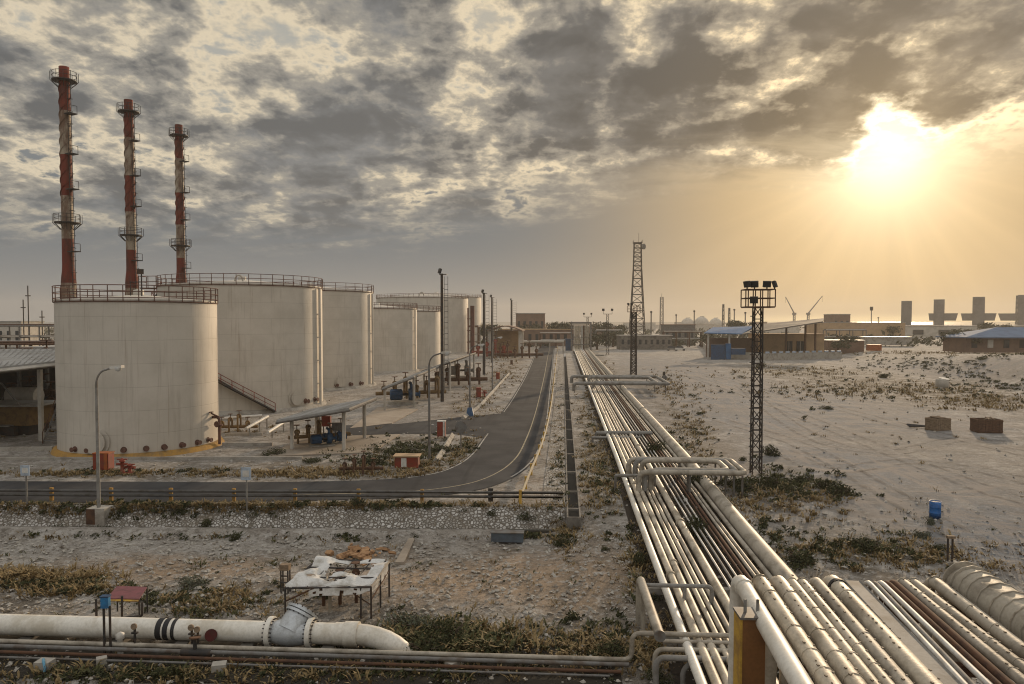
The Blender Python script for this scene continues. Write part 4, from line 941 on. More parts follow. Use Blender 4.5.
for i, (gx, ex, bx, rg, re, mt, lb_) in enumerate(PIPES):
    x = G(gx, 514, .1).x; e0 = G(ex, 577, ZE); e1 = G(bx, 684, ZE); dv = (e1-e0).normalized(); e2 = e0+dv*14
    jog = .10*math.sin(i*2.3)
    far = [(x, NEARV+3+jog, 9.4), (x, NEARV+jog, 9.4), (x, NEARV, .55)] if True else []
    g = [(x, 200, .5), (x+jog*.3, 120, .45), (x, 60, .40), (x, 40, .12), (x, e0.y+7, .06)]
    pts = [Vector(p) for p in far+g]+[Vector((x, e0.y+.15, .06)), Vector((e0.x, e0.y, ZE)), e2]
    path = rounded(pts, max(.55, rg*2.2), 5)
    k = len(path); rad_ = [rg if p.z < 2.0 or p.y > 100 else re for p in path]
    t = thing('corridor_pipe', lb_, 'pipe', (x, 60, 0), 'long pipes of the pipe corridor')
    rad_ = [q*.88 if q == rg else q*.95 for q in rad_]; rad_ = [max(q, .17) if p.y > NEARV-.6 else q for q, p in zip(rad_, path)]
    mb = MB().tube(path, rg, 14 if rg > .3 else 12, 0, True, rad_)
    if mt.startswith('clad') and re > .1:      # lapped seams of the cladding, with their clips
        L = 14.0; s = .35; rngp = random.Random(i); step = .95 if re < .3 else .42
        while s < L:
            c = e0+dv*s
            if re > .3 or rngp.random() < .6: mb.disc(c, dv, re+.006, .03 if re > .3 else .018, 14, 1 if rngp.random() < (.5 if re > .3 else .12) else 0)
            s += step*rngp.uniform(.8, 1.2)
        side_ = Vector((-dv.y, dv.x, 0)); side_ = side_ if side_.x > 0 else -side_
        if re < .3:
            for aa in (.95, 1.95):
                s = rngp.uniform(.1, .4)
                while s < L:
                    if rngp.random() < .58:
                        a_ = aa+rngp.uniform(-.1, .1); c = e0+dv*s+(side_*math.cos(a_)+Vector((0, 0, 1))*math.sin(a_))*(re+.002); k_ = rngp.uniform(.6, 1.3); mb.box(c, (.03*k_, .045*k_, .02), .3, 2)
                    s += rngp.uniform(.16, .46)
    mb.build('pipe_body', [mt, 'seam_pale', 'seam'], t)
    PIPE_X.append(x)
    if i in (1, 2, 4, 6, 9, 12, 14, 15):
        for y_ in ((31+i*1.7), (47+i*2.9), (82+i*4.1)):
            z_ = .06 if y_ < 40 else (.12+.28*(y_-40)/20 if y_ < 60 else .42)
            for dy in (-.05, .05): MB().disc((x, y_+dy, z_), (0, 1, 0), rg*.88+.07, .05, 14).build('flange', mt, t)
    if i in (0, 6):
        q = path[-4]; MB().disc(e0+dv*.75, dv, re+.02, .10, 16).build('ring', 'black' if i == 6 else 'cream_pipe', t)
    pipe_pts.append((x, e0, dv))
# cable tray between the pipes of the bridge
a, b_ = G(852, 583, ZE-.05), G(947, 684, ZE-.05); dv = (b_-a).normalized(); b_ = a+dv*13; sd = Vector((-dv.y, dv.x, 0))
t = thing('cable_tray', 'flat pale grey cable tray between the thick clad pipes and the thin white pipes', 'cable tray', a)
MB().hexa([a-sd*.16, a+sd*.16, b_+sd*.16, b_-sd*.16], [a-sd*.16+Vector((0, 0, .06)), a+sd*.16+Vector((0, 0, .06)), b_+sd*.16+Vector((0, 0, .06)), b_-sd*.16+Vector((0, 0, .06))]).build('cover', 'galv', t)
for s_ in (-.175, .175): MB().bar(a+sd*s_+Vector((0, 0, .06)), b_+sd*s_+Vector((0, 0, .06)), .035).build('edge_rail', 'galv', t)
# steel bridge under the raised pipes
y0 = pipe_pts[0][1].y-1.2
t = thing('pipe_bridge', 'rust coloured steel frame carrying the raised pipes', 'pipe bridge', (7, y0, 0))
xo = lambda y: pipe_pts[0][1].x+.16+(y-pipe_pts[0][1].y)*pipe_pts[0][2].x/pipe_pts[0][2].y
for k in range(5):
    yy = y0-k*2.6; xl_ = xo(yy)+.25; MB().box(((xl_+9.6)/2, yy, ZE-.42), (9.6-xl_, .18, .22)).build('cross_beam', 'rust', t)
for k_, x in enumerate((5.6, 9.3)): MB().box((x, y0-5.2, ZE-.68), (.2, 12.5, .28)).build('side_beam', 'rust', t)
for x in (5.6, 9.3,):
    for k in (1, 4): MB().box((x, y0-k*2.6, (ZE-1.0)/2-.6), (.3, .3, ZE-.2)).build('post', 'rust', t)
# yellow column under the white pipe
q = P(754.5, 620, 15.4); t = thing('support_column', 'yellow and rust brown square column under the bend of the white pipe', 'column', (q.x, q.y, -1))
MB().box((q.x, q.y+.3, q.z/2-.55), (.47, .47, q.z+1.1), .03).build('shaft', 'orange_brown' if 'orange_brown' in M else M.setdefault('orange_brown', worn('brown_orange_paint', (.22, .098, .032), (.14, .065, .028), 1.5, .7)), t)
MB().box((q.x-.26, q.y+.3, q.z/2-.55), (.05, .51, q.z+1.08), .03).build('side_plate', 'yellow', t)
MB().box((q.x, q.y+.3, q.z+.02), (.60, .60, .05), .03).build('cap_plate', 'steel_grey', t)
[MB().bar((q.x+dx, q.y+.3, q.z), (q.x+dx, q.y+.3, q.z+.32), .05).build('clamp_bolt', 'galv', t) for dx in (-.12, .14)]
# far pipe bridge frame and near sleepers
t = thing('pipe_gantry', 'grey goalpost frame round the far pipes where they climb', 'gantry', (7, NEARV, 0))
xa, xb = pipe_pts[0][0]-1.0, pipe_pts[-1][0]+1.0
for x in (xa, xb): MB().box((x, NEARV-1, 5.2), (.6, .6, 10.4)).build('post', 'steel_grey', t)
MB().box(((xa+xb)/2, NEARV-1, 10.6), (xb-xa+.6, .7, .7)).build('beam', 'steel_grey', t)
for z in (2.4, 5.2): MB().box(((xa+xb)/2, NEARV-.75, z), (xb-xa, .25, .25)).build('tie_beam', 'steel_grey', t)
sl_ = None
for i, y in enumerate([28, 33, 39, 46, 53.5, 61, 70, 80, 91, 103, 117, 133, 163, 185, 210, 235, 262]):
    hz = height(6.5, y); zt = .06 if y < 40 else (.06+.34*(y-40)/20 if y < 60 else .40)
    if i == 0:
        sl_ = MB().box((6.8, y, (hz-.4+zt-.26)/2), (6.2, .4, .55)).build('pipe_sleeper', 'concrete', None, (6.8, y, zt-.5))
        tag(sl_, 'concrete sleeper lying across under the long pipes', 'sleeper', 'concrete sleepers under the pipes')
    else: put(copy_tree(sl_), (6.8, y, zt-.5))
# goalpost supports across the corridor
def goalpost(px0, px1, py, d, label, legs=3, r=.11, z=None):
    a, b_ = P(px0, py, d), P(px1, py, d); b_.z = a.z; t = thing('pipe_support', label, 'pipe support', (a.x, a.y, 0))
    MB().tube([a, b_], r, 8).build('cross_bar', 'galv', t)
    for k in range(legs): q = a.lerp(b_, k/(legs-1)*.98+.01); MB().tube([(q.x, q.y, height(q.x, q.y)-.1), q], r*.8, 8).build('leg', 'steel_grey', t)
goalpost(615, 655, 475.5, 49, 'short galvanised goalpost over the left pipes just before the double pipe loop', 2)
goalpost(596, 652, 433, 71, 'galvanised goalpost over the left pipes between the two pipe loops', 4, .2)
goalpost(592, 640, 437.5, 69, 'second galvanised bar over the left pipes, directly before a taller goalpost', 4, .12)
goalpost(583, 625, 388, 128, 'galvanised goalpost just before the far flat pipe loop', 4, .3)
goalpost(574, 604, 355.5, 245, 'distant goalpost crossing the pipes ahead of the far gantry', 3, .3)
# expansion loops
def loop(px_l, px_r, y_far, y_near, z, r, label, i, mat='galv', drop=True):
    dfar = y_far; xl = px_l; xr = px_r
    pts = [(xl, y_far, .3), (xl, y_far, z), (xr, y_far, z), (xr, y_near, z), (xl+.25, y_near, z), (xl+.25, y_near, .3)]
    mb = MB().tube(rounded(pts, .55, 5), r, 10); t = thing('expansion_loop', label, 'pipe loop', (xl, y_far, 0), 'raised U shaped pipe loops'); mb.build('pipe_body', mat, t)
    for k in (.02, .5, .97):
        for yy in (y_far, y_near): x = xl+(xr-xl)*k; MB().bar((x, yy, height(x, yy)), (x, yy, z-r), .09).build('stand', 'steel_grey', t)
LZ = 1.55
pl, pr_ = G(629, 463, LZ).x, G(743, 471, LZ).x; yf, yn = G(680, 459.5, LZ).y, G(680, 472.5, LZ).y
for i in range(3): loop(pl+.1+i*.42, pr_-i*.48, yf-i*.36, yn+i*.30, LZ+.02*i, .17, ['outermost silver pipe of the near raised loop right across the corridor', 'middle silver pipe of the near raised loop', 'innermost silver pipe of the near raised loop'][i], i, ['clad_grey', 'galv', 'clad_grey'][i])
LZ = 1.5
pl, pr_ = G(572, 381, LZ).x, G(664, 381, LZ).x; yf, yn = G(620, 376.5, LZ).y, G(620, 383.5, LZ).y
for i in range(2): loop(pl+i*3.0, pr_-i*1.6, yf-i*2.0, yn+i*1.8, LZ, .26, ['outer pipe of the far flat loop in front of the second lattice mast', 'inner pipe of the far flat loop in front of the second lattice mast'][i], i, 'galv')
q = GT(664, 387); t = thing('valve_post', 'small dark valve post at the right end of the far flat pipe loop', 'valve', q); MB().tube([q, q+Vector((0, 0, 2.6))], .2, 8).build('stem', 'steel_dark', t); MB().disc(q+Vector((0, -.3, 1.6)), (0, 1, 0), .45, .12, 12).build('handwheel', 'steel_grey', t)
# near cross pipes at the bottom and the stub beside them
DC = 25.8
def crosspipe(pts, r, mat, label): t = thing('cross_pipe', label, 'pipe', pts[0], 'thin pipes crossing at the bottom'); MB().tube(rounded(pts, .32, 5), r, 10).build('pipe_body', mat, t); return t
def Q(px, py, d): return P(px, py, d)
Y1 = P(632, 633, DC).y
zA = P(632, 633, DC).z; xR = P(632, 633, DC).x
crosspipe([(-60, Y1+.05, -.62), (-30, Y1, -.65), (xR, Y1, -.66), (xR, Y1, zA), (7.2, Y1, zA)], .085, 'clad_grey', 'uppermost grey pipe at the bottom, stepping up to cross over the long pipes')
crosspipe([(-60, Y1-.25, -.70), (-25, Y1-.27, -.71), (xR-.12, Y1-.25, -.72)], .075, 'steel_grey', 'second grey pipe at the bottom, lying in front of the big white pipeline')
crosspipe([(-60, Y1-.5, -.84), (-28, Y1-.47, -.82), (xR-.4, Y1-.5, -.86)], .06, 'rust', 'rusty thin pipe at the bottom, frontmost of the ones along the white pipeline')
crosspipe([(-60, Y1-.7, -.90), (-20, Y1-.74, -.90), (xR-.8, Y1-.7, -.92)],   .04, 'steel_grey', 'slimmest grey pipe along the bottom, lowest in the row')
q = P(655, 649, 25); crosspipe([(q.x, q.y, -1.2), (q.x, q.y, q.z), (7, q.y, q.z)], .085, 'clad_grey', 'short grey cross pipe dropping to the ground, between two others beside the yellow column')
q = P(656, 657.5, 24.4); crosspipe([(q.x, q.y, -1.2), (q.x, q.y, q.z), (7, q.y, q.z)], .10, 'galv', 'nearest grey cross pipe with a forked leg beside the yellow column')
q2 = P(684, 660, 24.4); crosspipe([(q2.x, q2.y, -1.2), (q2.x-.05, q2.y, q.z-.35), (q2.x+.55, q2.y, q.z-.02)], .09, 'galv', 'slanting forked leg under the nearest cross pipe')
q = P(663, 641, 25.4); crosspipe([(q.x, q.y, q.z), (7, q.y, q.z)], .07, 'clad_grey', 'short straight grey pipe over the long pipes, ending left just past the capped stub')
z1 = P(639, 578, 29.7).z; xa = P(640, 580, 29.7).x; ya = P(640, 580, 29.7).y; e = P(660, 636, 24.3)
t = thing('capped_pipe', 'grey clad pipe stub with a flat cap end, bending down left of the long pipes', 'pipe', (xa, ya, -1))
MB().tube(rounded([(xa, ya, -1.2), (xa, ya, z1), (e.x, e.y, e.z)], .4, 5), .165, 12).build('pipe_body', 'clad_grey', t); MB().disc(e, (0, -1, 0), .19, .06, 16).build('end_cap', 'steel_grey', t)
for k in (.12, .22): MB().tube([(xa+.05, ya-1.1*k*4, -1.1), (xa+.05, ya-1.1*k*4, z1-.1)], .07, 8).build('leg', 'clad_grey', t)
a = P(645, 585, 29.4); b_ = P(711, 585.5, 29.4)
t = thing('pipe_support', 'pale goalpost across the long pipes beside the capped stub', 'pipe support', a)
MB().tube(rounded([a, (b_.x, a.y, a.z), (b_.x, a.y, -.2)], .2), .085, 8).build('cross_bar', 'galv', t); q = P(684, 600, 29.4); MB().tube([(q.x, a.y, a.z), (q.x, a.y, -.5)], .08, 8).build('leg', 'galv', t)

# ------------------------------------------------------------------ the big white pipeline at the lower left
DP = 27.9; YP = P(220, 630, DP).y; ZP = P(220, 630.5, P(220, 630, DP).dot(FH)).z; RP = .385
t = thing('white_pipeline', 'big white pipeline with a grey valve and black bands, bending into the ground', 'pipeline', (-12, YP, ZP))
X = lambda px: P(px, 631, (Vector((0, YP, 0))).dot(FH)+0).x if False else None
def xat(px):
    r = ray(px, 631); k = YP/r.y; return r.x*k
mb = MB(); mb.tube([(-60, YP, ZP), (xat(267), YP, ZP)], RP, 24)
mb.tube([(xat(314), YP, ZP), (xat(341), YP, ZP)], RP, 24); mb.build('pipe_body', 'cream_pipe', t)
x0 = xat(356); x1 = xat(408)
mb = MB().tube([(xat(341), YP, ZP), (x0, YP, ZP)]+[(x0+(x1-x0+.1)*math.sin(k*math.pi/2/8), YP-.10*k/8, ZP-(1-math.cos(k*math.pi/2/8))*1.25) for k in range(1, 9)], RP, 24); mb.build('bend', 'cream_pipe', t)
for px, w in ((341, .42), (352, .5)): MB().tube([(xat(px)-w/2, YP, ZP), (xat(px)+w/2, YP, ZP)], RP+.025+.05*(px > 345), 24).build('sleeve', 'cream_pipe', t)
for px, w in ((162.5, .21), (169.5, .19)): MB().tube([(xat(px)-w/2, YP, ZP), (xat(px)+w/2, YP, ZP)], RP+.012, 24).build('black_band', 'black', t)
for px in (176, 177.8): MB().tube([(xat(px)-.03, YP, ZP), (xat(px)+.03, YP, ZP)], RP+.014, 24).build('black_band', 'black', t)
for px in (271, 311):
    f = MB().disc((xat(px), YP, ZP), (1, 0, 0), RP+.17, .17, 28).build('flange', 'cream_pipe', t)
    mb = MB()
    for k in range(20): a = 2*math.pi*k/20; mb.tube([(xat(px)-.17, YP+(RP+.09)*math.cos(a), ZP+(RP+.09)*math.sin(a)), (xat(px)+.17, YP+(RP+.09)*math.cos(a), ZP+(RP+.09)*math.sin(a))], .024, 6)
    mb.build('flange_bolts', 'steel_dark', f)
xv = xat(291); mb = MB().tube([(xat(272), YP, ZP), (xat(279), YP, ZP), (xv, YP, ZP), (xat(303), YP, ZP), (xat(310), YP, ZP)], RP, 24, 0, True, [RP, RP+.06, RP+.13, RP+.06, RP])
bn = Vector((.36, .58, .74)).normalized(); c = Vector((xv, YP, ZP)); mb.tube([c, c+bn*.62, c+bn*.80], .42, 20, 0, True, [.58, .54, .48])
vb = mb.build('valve_body', 'silver', t); mb = MB().disc(c+bn*.70, bn, .62, .10, 24); mb.disc(c+bn*.83, bn, .62, .09, 24); mb.disc(c+bn*.90, bn, .40, .10, 20); mb.build('bonnet', 'silver', vb)
mb = MB(); w_ = bn.orthogonal().normalized(); u_ = bn.cross(w_)
for k in range(16): a = 2*math.pi*k/16; p = c+bn*.76+(w_*math.cos(a)+u_*math.sin(a))*.56; mb.tube([p-bn*.14, p+bn*.17], .028, 6)
mb.build('bonnet_bolts', 'steel_dark', vb)
p = Vector((xat(217), YP-RP-.1, ZP+.02)); MB().disc(p, (.3, -1, .35), .22, .04, 16).build('handwheel', worn('dark_red', (.09, .012, .010), (.05, .02, .016), 3, .7), t)
for px in (30, 120, 185, 250, 330): MB().box((xat(px), YP, (ZP-RP-1.35)/2), (.45, .8, ZP-RP+1.35), 0).build('saddle', 'concrete_dark', t)
# valves, posts and gauges beside the pipeline
def stand(px, py0, py1, d, label, kind):
    p = P(px, py0, d); H = P(px, py1, d).z; t = thing({'post': 'pipe_post', 'box': 'control_box', 'gauge': 'gauge_stand'}[kind], label, {'post': 'post', 'box': 'control box', 'gauge': 'gauge'}[kind], (p.x, p.y, -1.1))
    MB().tube([(p.x, p.y, -1.2), (p.x, p.y, H)], .045, 8).build('post', 'steel_dark', t)
    if kind == 'box': MB().box((p.x+.12, p.y-.08, H-.12), (.27, .18, .40), .1).build('box', worn('cyan_box', (.03, .20, .42), (.03, .12, .25), 3, .5), t); MB().box((p.x+.12, p.y-.08, H+.1), (.32, .24, .04), .1).build('lid', 'blue', t)
    if kind == 'gauge': MB().disc((p.x, p.y-.05, H), (0, -1, .2), .11, .06, 14).build('dial', 'wood', t); MB().box((p.x, p.y, H-.25), (.22, .1, .06)).build('handle', 'steel_dark', t)
stand(96.5, 620, 599, 28.9, 'plain black post behind the white pipeline, left of the blue box', 'post')
stand(104.5, 645, 598, 27.0, 'black post with a small blue box in front of the white pipeline', 'box')
stand(110.5, 646, 606, 26.9, 'plain black post in front of the white pipeline, right of the blue box', 'post')
stand(135, 642, 626, 27.0, 'small brass gauge stand before the white pipeline, left of the black bands', 'gauge')
stand(192, 648, 627, 26.9, 'left gauge of a close pair of gauges right of the black bands', 'gauge')
stand(198, 648, 629, 26.9, 'right gauge of a close pair of gauges right of the black bands', 'gauge')
p = P(120, 637, 27.1); t = thing('capped_stub', 'small white capped stub on the near side of the white pipeline', 'pipe cap', (p.x, p.y, -1)); MB().lathe([(.1, -1.1), (.1, p.z-.1), (.15, p.z-.05), (.15, p.z+.12), (.01, p.z+.2)], 14, (p.x, p.y, 0)).build('cap', 'white', t)
p = P(195, 651, 26.6); t = thing('small_valve', 'dark low valve below the gauges in front of the white pipeline', 'valve', (p.x, p.y, -1)); mb = MB().tube([(p.x-.5, p.y, -.75), (p.x+.6, p.y, -.75)], .13, 10); mb.tube([(p.x, p.y, -.75), (p.x, p.y, -.25)], .07, 8); mb.build('body', 'steel_dark', t); MB().disc((p.x, p.y, -.22), (0, .2, 1), .2, .04, 12).build('handwheel', 'rust', t)
for i, (px, py, s_, lb_) in enumerate(((43, 665, .62, 'pale concrete block tied with blue rag at the lower left'), (218, 668, .55, 'pale square concrete block under the thin pipes, right of the tied one'), (100, 662, .4, 'half hidden small concrete block under the thin pipes'), (452, 666, .5, 'concrete block under the thin pipes right of the pipeline bend'))):
    p = GT(px, py+5); t = thing('concrete_block', lb_, 'concrete block', p); MB().box(p+Vector((0, .1, .08)), (s_*.85, s_*.7, .44), .3*i).build('block', 'concrete', t)
    if i == 0: MB().tube([p+Vector((.16, -.22, -.1)), p+Vector((.2, -.18, .15)), p+Vector((.1, -.1, .33)), p+Vector((-.05, .1, .33))], .05, 6).build('rag', worn('blue_rag', (.12, .30, .42), (.2, .36, .44), 5, .8), t)
# maroon sheet roof on yellow posts
t = thing('sheet_shelter', 'little shelter with a faded maroon sheet roof and yellow edge behind the pipeline', 'shelter', P(128, 600, 30))
cs = [P(107, 599.5, 29.6), P(139, 600, 29.6), P(147, 588, 31.2), P(117, 587, 31.2)]
MB().hexa(cs, [c+Vector((0, 0, .05)) for c in cs]).build('roof', 'maroon', t); MB().bar(cs[0]-Vector((0, .03, .02)), cs[1]-Vector((0, .03, .02)), .06).build('edge', 'yellow', t)
for q in (cs[1], cs[2], cs[3]): MB().tube([(q.x, q.y, -1.2), q], .035, 6).build('post', 'steel_dark', t)
mb = MB(); a = P(122, 618, 29.4); b_ = P(122, 596, 29.4); mb.tube(rounded([b_, a, P(142, 616, 29.4), P(142, 602, 29.4)], .1), .05, 6); mb.build('bent_pipe', 'steel_dark', t)
# torn tarpaulin shelter
DF, DB = 30.6, 33.0
fl, fr, br, bl_ = P(285, 588, DF), P(371, 587, DF), P(389, 562, DB), P(318, 559, DB)
t = thing('torn_tarp_shelter', 'steel frame shelter with torn white tarpaulin over valves behind the pipeline', 'shelter', (fl.x+1.6, fl.y, -1.1))
fm = MB()
for a, b_ in ((fl, fr), (fr, br), (br, bl_), (bl_, fl)): fm.bar(a, b_, .07)
for k in (.25, .5, .75): fm.bar(fl.lerp(fr, k), bl_.lerp(br, k), .055)
for k in (.35, .7): fm.bar(fl.lerp(bl_, k), fr.lerp(br, k), .055)
fm.build('roof_frame', 'steel_dark', t)
for q in (fl, fr, br, bl_, fr.lerp(br, .5), fl.lerp(fr, .88)): MB().tube([(q.x, q.y, -1.2), q], .04, 6).build('post', 'steel_dark', t)
mb = MB(); mb.bar((fl.x, fl.y, -.4), fl.lerp(fr, .35), .05); mb.bar((fr.x, fr.y, -.35), (br.x, br.y, .1), .05); mb.bar((fr.x, fr.y, -.55), (br.x-2.2, br.y-.4, -.4), .045); mb.build('brace', 'rust', t)
rt_ = random.Random(3)
def tarp(a, b_, c, d, n, m, hole, name, hang=0, thick=.012):
    mb = MB(); vs = []
    for j in range(m+1):
        for i in range(n+1):
            p = a.lerp(b_, i/n).lerp(d.lerp(c, i/n), j/m); k = noise.noise(p*2.1)
            p = p+Vector((.05*noise.noise(p*3+Vector((9, 0, 0))), .05*k, .06+.20*noise.noise(p*1.6)-hang*abs(math.sin(i*1.3))*(1 if j == 0 else 0))); vs.append(p)
    top_ = [v+Vector((0, 0, thick)) for v in vs]; fs = []
    N_ = len(vs)
    for j in range(m):
        for i in range(n):
            if hole(i/n, j/m): continue
            q = [j*(n+1)+i, j*(n+1)+i+1, (j+1)*(n+1)+i+1, (j+1)*(n+1)+i]; fs.append(q); fs.append([k+N_ for k in q[::-1]])
    mb.add(vs+top_, fs, 0, True); return mb.build(name, 'tarp', t)
tarp(fl, fr, br, bl_, 34, 26, lambda u, v: (.27+.06*noise.noise((v*6, 1, 0)) < u < .84+.05*noise.noise((v*7, 5, 0)) and .44+.07*noise.noise((u*7, 2, 0)) < v < .88 and noise.noise((u*6, v*6, 2)) > -.5) or (.40 < u < .62 and .08 < v < .34 and noise.noise((u*11, v*9, 3)) > -.15) or noise.noise((u*9, v*8, 7)) > .52, 'torn_sheet', .10)
lowr = [fr+Vector((0, 0, -.42)), br+Vector((0, 0, -.50))]
tarp(lowr[0], lowr[1], br, fr, 14, 4, lambda u, v: noise.noise((u*8, v*6, 1)) > .42, 'side_sheet')
lowf = [fl.lerp(fr, .28)+Vector((0, -.08, -.34)), fr+Vector((0, -.06, -.30))]
tarp(lowf[0], lowf[1], fr, fl.lerp(fr, .28), 18, 4, lambda u, v: noise.noise((u*9, v*4, 4)) > .2, 'front_sheet')
p = P(333, 606, 32); p.z = -1.05; manifold(p+Vector((-.4, 0, 0)), .3, 3, 'rusty valves and pipework under the torn tarpaulin', .75, 'rust', 'rust')
p = P(330, 612, 31.2); mb = MB().lathe([(.07, -1.1), (.07, -.2), (.16, -.15), (.16, -.05), (.05, .0), (.05, .15)], 12, (p.x, p.y, 0)); mb.disc((p.x-.1, p.y, .2), (1, .1, .1), .22, .04, 14); tag(mb.build('valve', 'clad_grey', None, (p.x, p.y, -1.1)), 'pale upright valve under the front edge of the torn tarpaulin', 'valve')
# small stand with a brown box
p = P(284.5, 590, 33.5); q = P(284.5, 565, 33.5); t = thing('instrument_stand', 'narrow dark stand with a brown box on top, left of the torn tarpaulin shelter', 'stand', (p.x, p.y, -1.1))
for dx in (-.16, .16):
    for dy in (0, .25): MB().bar((p.x+dx, p.y+dy, -1.2), (p.x+dx, p.y+dy, q.z-.2), .05).build('leg', 'steel_dark', t)
MB().box((p.x, p.y+.12, q.z-.12), (.42, .34, .26)).build('box', 'wood', t)
mb = MB(); [mb.bar((p.x-.16, p.y, z), (p.x+.16, p.y, z), .045) for z in (q.z-.5, q.z-.8)]; mb.build('cross_bars', 'steel_dark', t)
# heap of orange rubble behind the shelter
rb = MB(); rr = random.Random(9)
for k in range(60):
    p = G(rr.gauss(360, 13), rr.gauss(555, 4.0), -1.05); s_ = rr.uniform(.10, .32); m = Matrix.Rotation(rr.uniform(0, 3), 3, 'Z') @ Matrix.Rotation(rr.uniform(-.6, .6), 3, 'X'); rb.box(p+Vector((0, 0, rr.uniform(.0, .18))), (s_*1.6, s_, s_*.5), 0, 0, m)
tag(rb.build('rubble', worn('orange_rubble', (.40, .235, .12), (.27, .15, .08), 3, .95)), 'heap of broken orange tiles behind the torn shelter', 'rubble', kind='stuff')

# ------------------------------------------------------------------ things in the yard on the right
p = GT(935, 518); H = .98; t = thing('oil_drum', 'bright blue steel drum standing alone in the gravel yard', 'drum', p)
MB().lathe([(.01, .02), (.29, .02), (.30, 0), (.30, .3), (.315, .32), (.30, .34), (.30, .62), (.315, .64), (.30, .66), (.30, H), (.285, H), (.285, H-.05)], 24, p).build('body', 'barrel_blue', t)
MB().lathe([(.284, H-.04), (.01, H-.035)], 24, p).build('lid', 'galv', t)
def crate(px0, px1, py0, py1, label, mat, rz=.0):
    p = GT((px0+px1)/2, py0); d = (p-C0).dot(FH); w = (px1-px0)/F*d*.74; h = (py0-py1)/F*d*.80; t = thing('wooden_crate', label, 'crate', p); m = Matrix.Rotation(rz, 3, 'Z'); L = lambda x, y, z: p+m @ Vector((x, y+w*.38, z)); dp = w*.75
    for nm, x, y, sx, sy in (('front_panel', 0, -dp/2, w, .05), ('back_panel', 0, dp/2, w, .05), ('side_panel', -w/2, 0, .05, dp), ('side_panel', w/2, 0, .05, dp)):
        mb = MB(); n = 7; k = max(sx, sy)
        for i in range(n):
            o = -k/2+k*(i+.5)/n; mb.box(L(x+(o if sx > sy else 0), y+(o if sy > sx else 0), h/2), ((k/n-.03) if sx > sy else .05, (k/n-.03) if sy > sx else .05, h), rz)
        for z in (.12*h, .9*h): mb.box(L(x*1.03, y*1.03, z), (sx if sx > sy else .05, sy if sy > sx else .05, .14), rz)
        mb.build(nm, mat, t)
    MB().box(L(0, 0, .1), (w*.95, dp*.95, .1), rz).build('floor', 'wood_dark', t)
    mb = MB(); rr = random.Random(int(px0))
    for k in range(5): mb.bar(L(rr.uniform(-w*.45, w*.3), -dp*.5, h*1.04), L(rr.uniform(-w*.3, w*.45), dp*.5, h*1.06), .09)
    mb.build('loose_boards', 'wood', t)
crate(931, 956, 431, 415.5, 'weathered grey-brown wooden crate, left of two in the gravel yard', 'wood', .35)
crate(975, 1006, 433, 416.5, 'dark red-brown wooden crate, right of two in the gravel yard', 'wood_dark', -.05)
p = GT(923, 427.5); mb = MB(); [mb.bar(p+Vector((-1.4, k*.2, .1+.05*k)), p+Vector((.6, .1-k*.15, .15)), .12) for k in range(4)]; tag(mb.build('scrap_timber', 'black', None, p), 'dark scrap timber lying left of the grey crate', 'scrap')
p = GT(942, 387); t = thing('white_drum', 'pale grey drum lying on the weedy slope of the berm', 'drum', p); MB().lathe([(.01, 0), (.9, 0), (1.0, .1), (1.0, 1.2), (.9, 1.35), (.4, 1.45), (.01, 1.45)], 18, p+Vector((0, 0, 0))).build('body', 'pale_wall', t); MB().disc(p+Vector((.2, -.2, 1.45)), (.1, -.2, 1), .8, .1, 16).build('lid', 'white', t)
p = GT(949.5, 563); H = P(949.5, 537, (p-C0).dot(FH)).z; t = thing('marker_post', 'short twin marker post with a wooden cap near the giant ringed pipe', 'marker post', p)
for dx in (-.09, .12): MB().tube([p+Vector((dx, 0, -.1)), (p.x+dx, p.y, H)], .05, 8).build('post', 'steel_dark', t)
MB().box((p.x+.04, p.y, H), (.36, .2, .12)).build('cap', 'wood', t); MB().box(p+Vector((.1, 0, .03)), (.6, .4, .1)).build('foot', 'concrete', t)
# canteen with the blue awning and the tan wall
M['canteen_roof'] = worn('brown_grey_roof', (.17, .15, .125), (.11, .095, .08), .6, .9)
d = 222; t = thing('canteen', 'open fronted building with a blue sheet awning and a rising grey roof', 'building', B(720, d))
zq = lambda px, py, dd: P(px, py, dd)
a, b_, c, e_ = zq(704, 333.5, 222), zq(742, 334.5, 222), zq(754, 327, 236), zq(713, 328, 236)
MB().hexa([a, b_, c, e_], [q+Vector((0, 0, .25)) for q in (a, b_, c, e_)]).build('awning', 'roof_blue', t)
a, b_, c, e_ = zq(742, 335, 222), zq(823, 322.5, 222), zq(824, 319.3, 246), zq(750, 326, 246)
MB().hexa([a, b_, c, e_], [q+Vector((0, 0, .35)) for q in (a, b_, c, e_)]).build('roof', 'canteen_roof', t)
for px, dd, pt in ((708, 223, 334), (729, 223, 335), (786, 230, 326), (805, 230, 323), (815, 230, 321.5)):
    q = B(px, dd); MB().box((q.x, q.y, (P(px, pt, dd).z)/2), (.5, .5, P(px, pt, dd).z)).build('post', 'wood_dark' if px > 745 else 'pale_wall', t)
q0, q1 = B(706, 236), B(758, 236); MB().hexa([q0, q1, q1+Vector((0, .4, 0)), q0+Vector((0, .4, 0))], [q+Vector((0, 0, 6.0)) for q in (q0, q1, q1+Vector((0, .4, 0)), q0+Vector((0, .4, 0)))]).build('rear_wall', 'brown_wall', t)
q0, q1 = B(711, 221), B(725, 221); MB().hexa([q0, q1, q1+Vector((0, .3, 0)), q0+Vector((0, .3, 0))], [q+Vector((0, 0, 4.4)) for q in (q0, q1, q1+Vector((0, .3, 0)), q0+Vector((0, .3, 0)))]).build('blue_panel', 'blue', t)
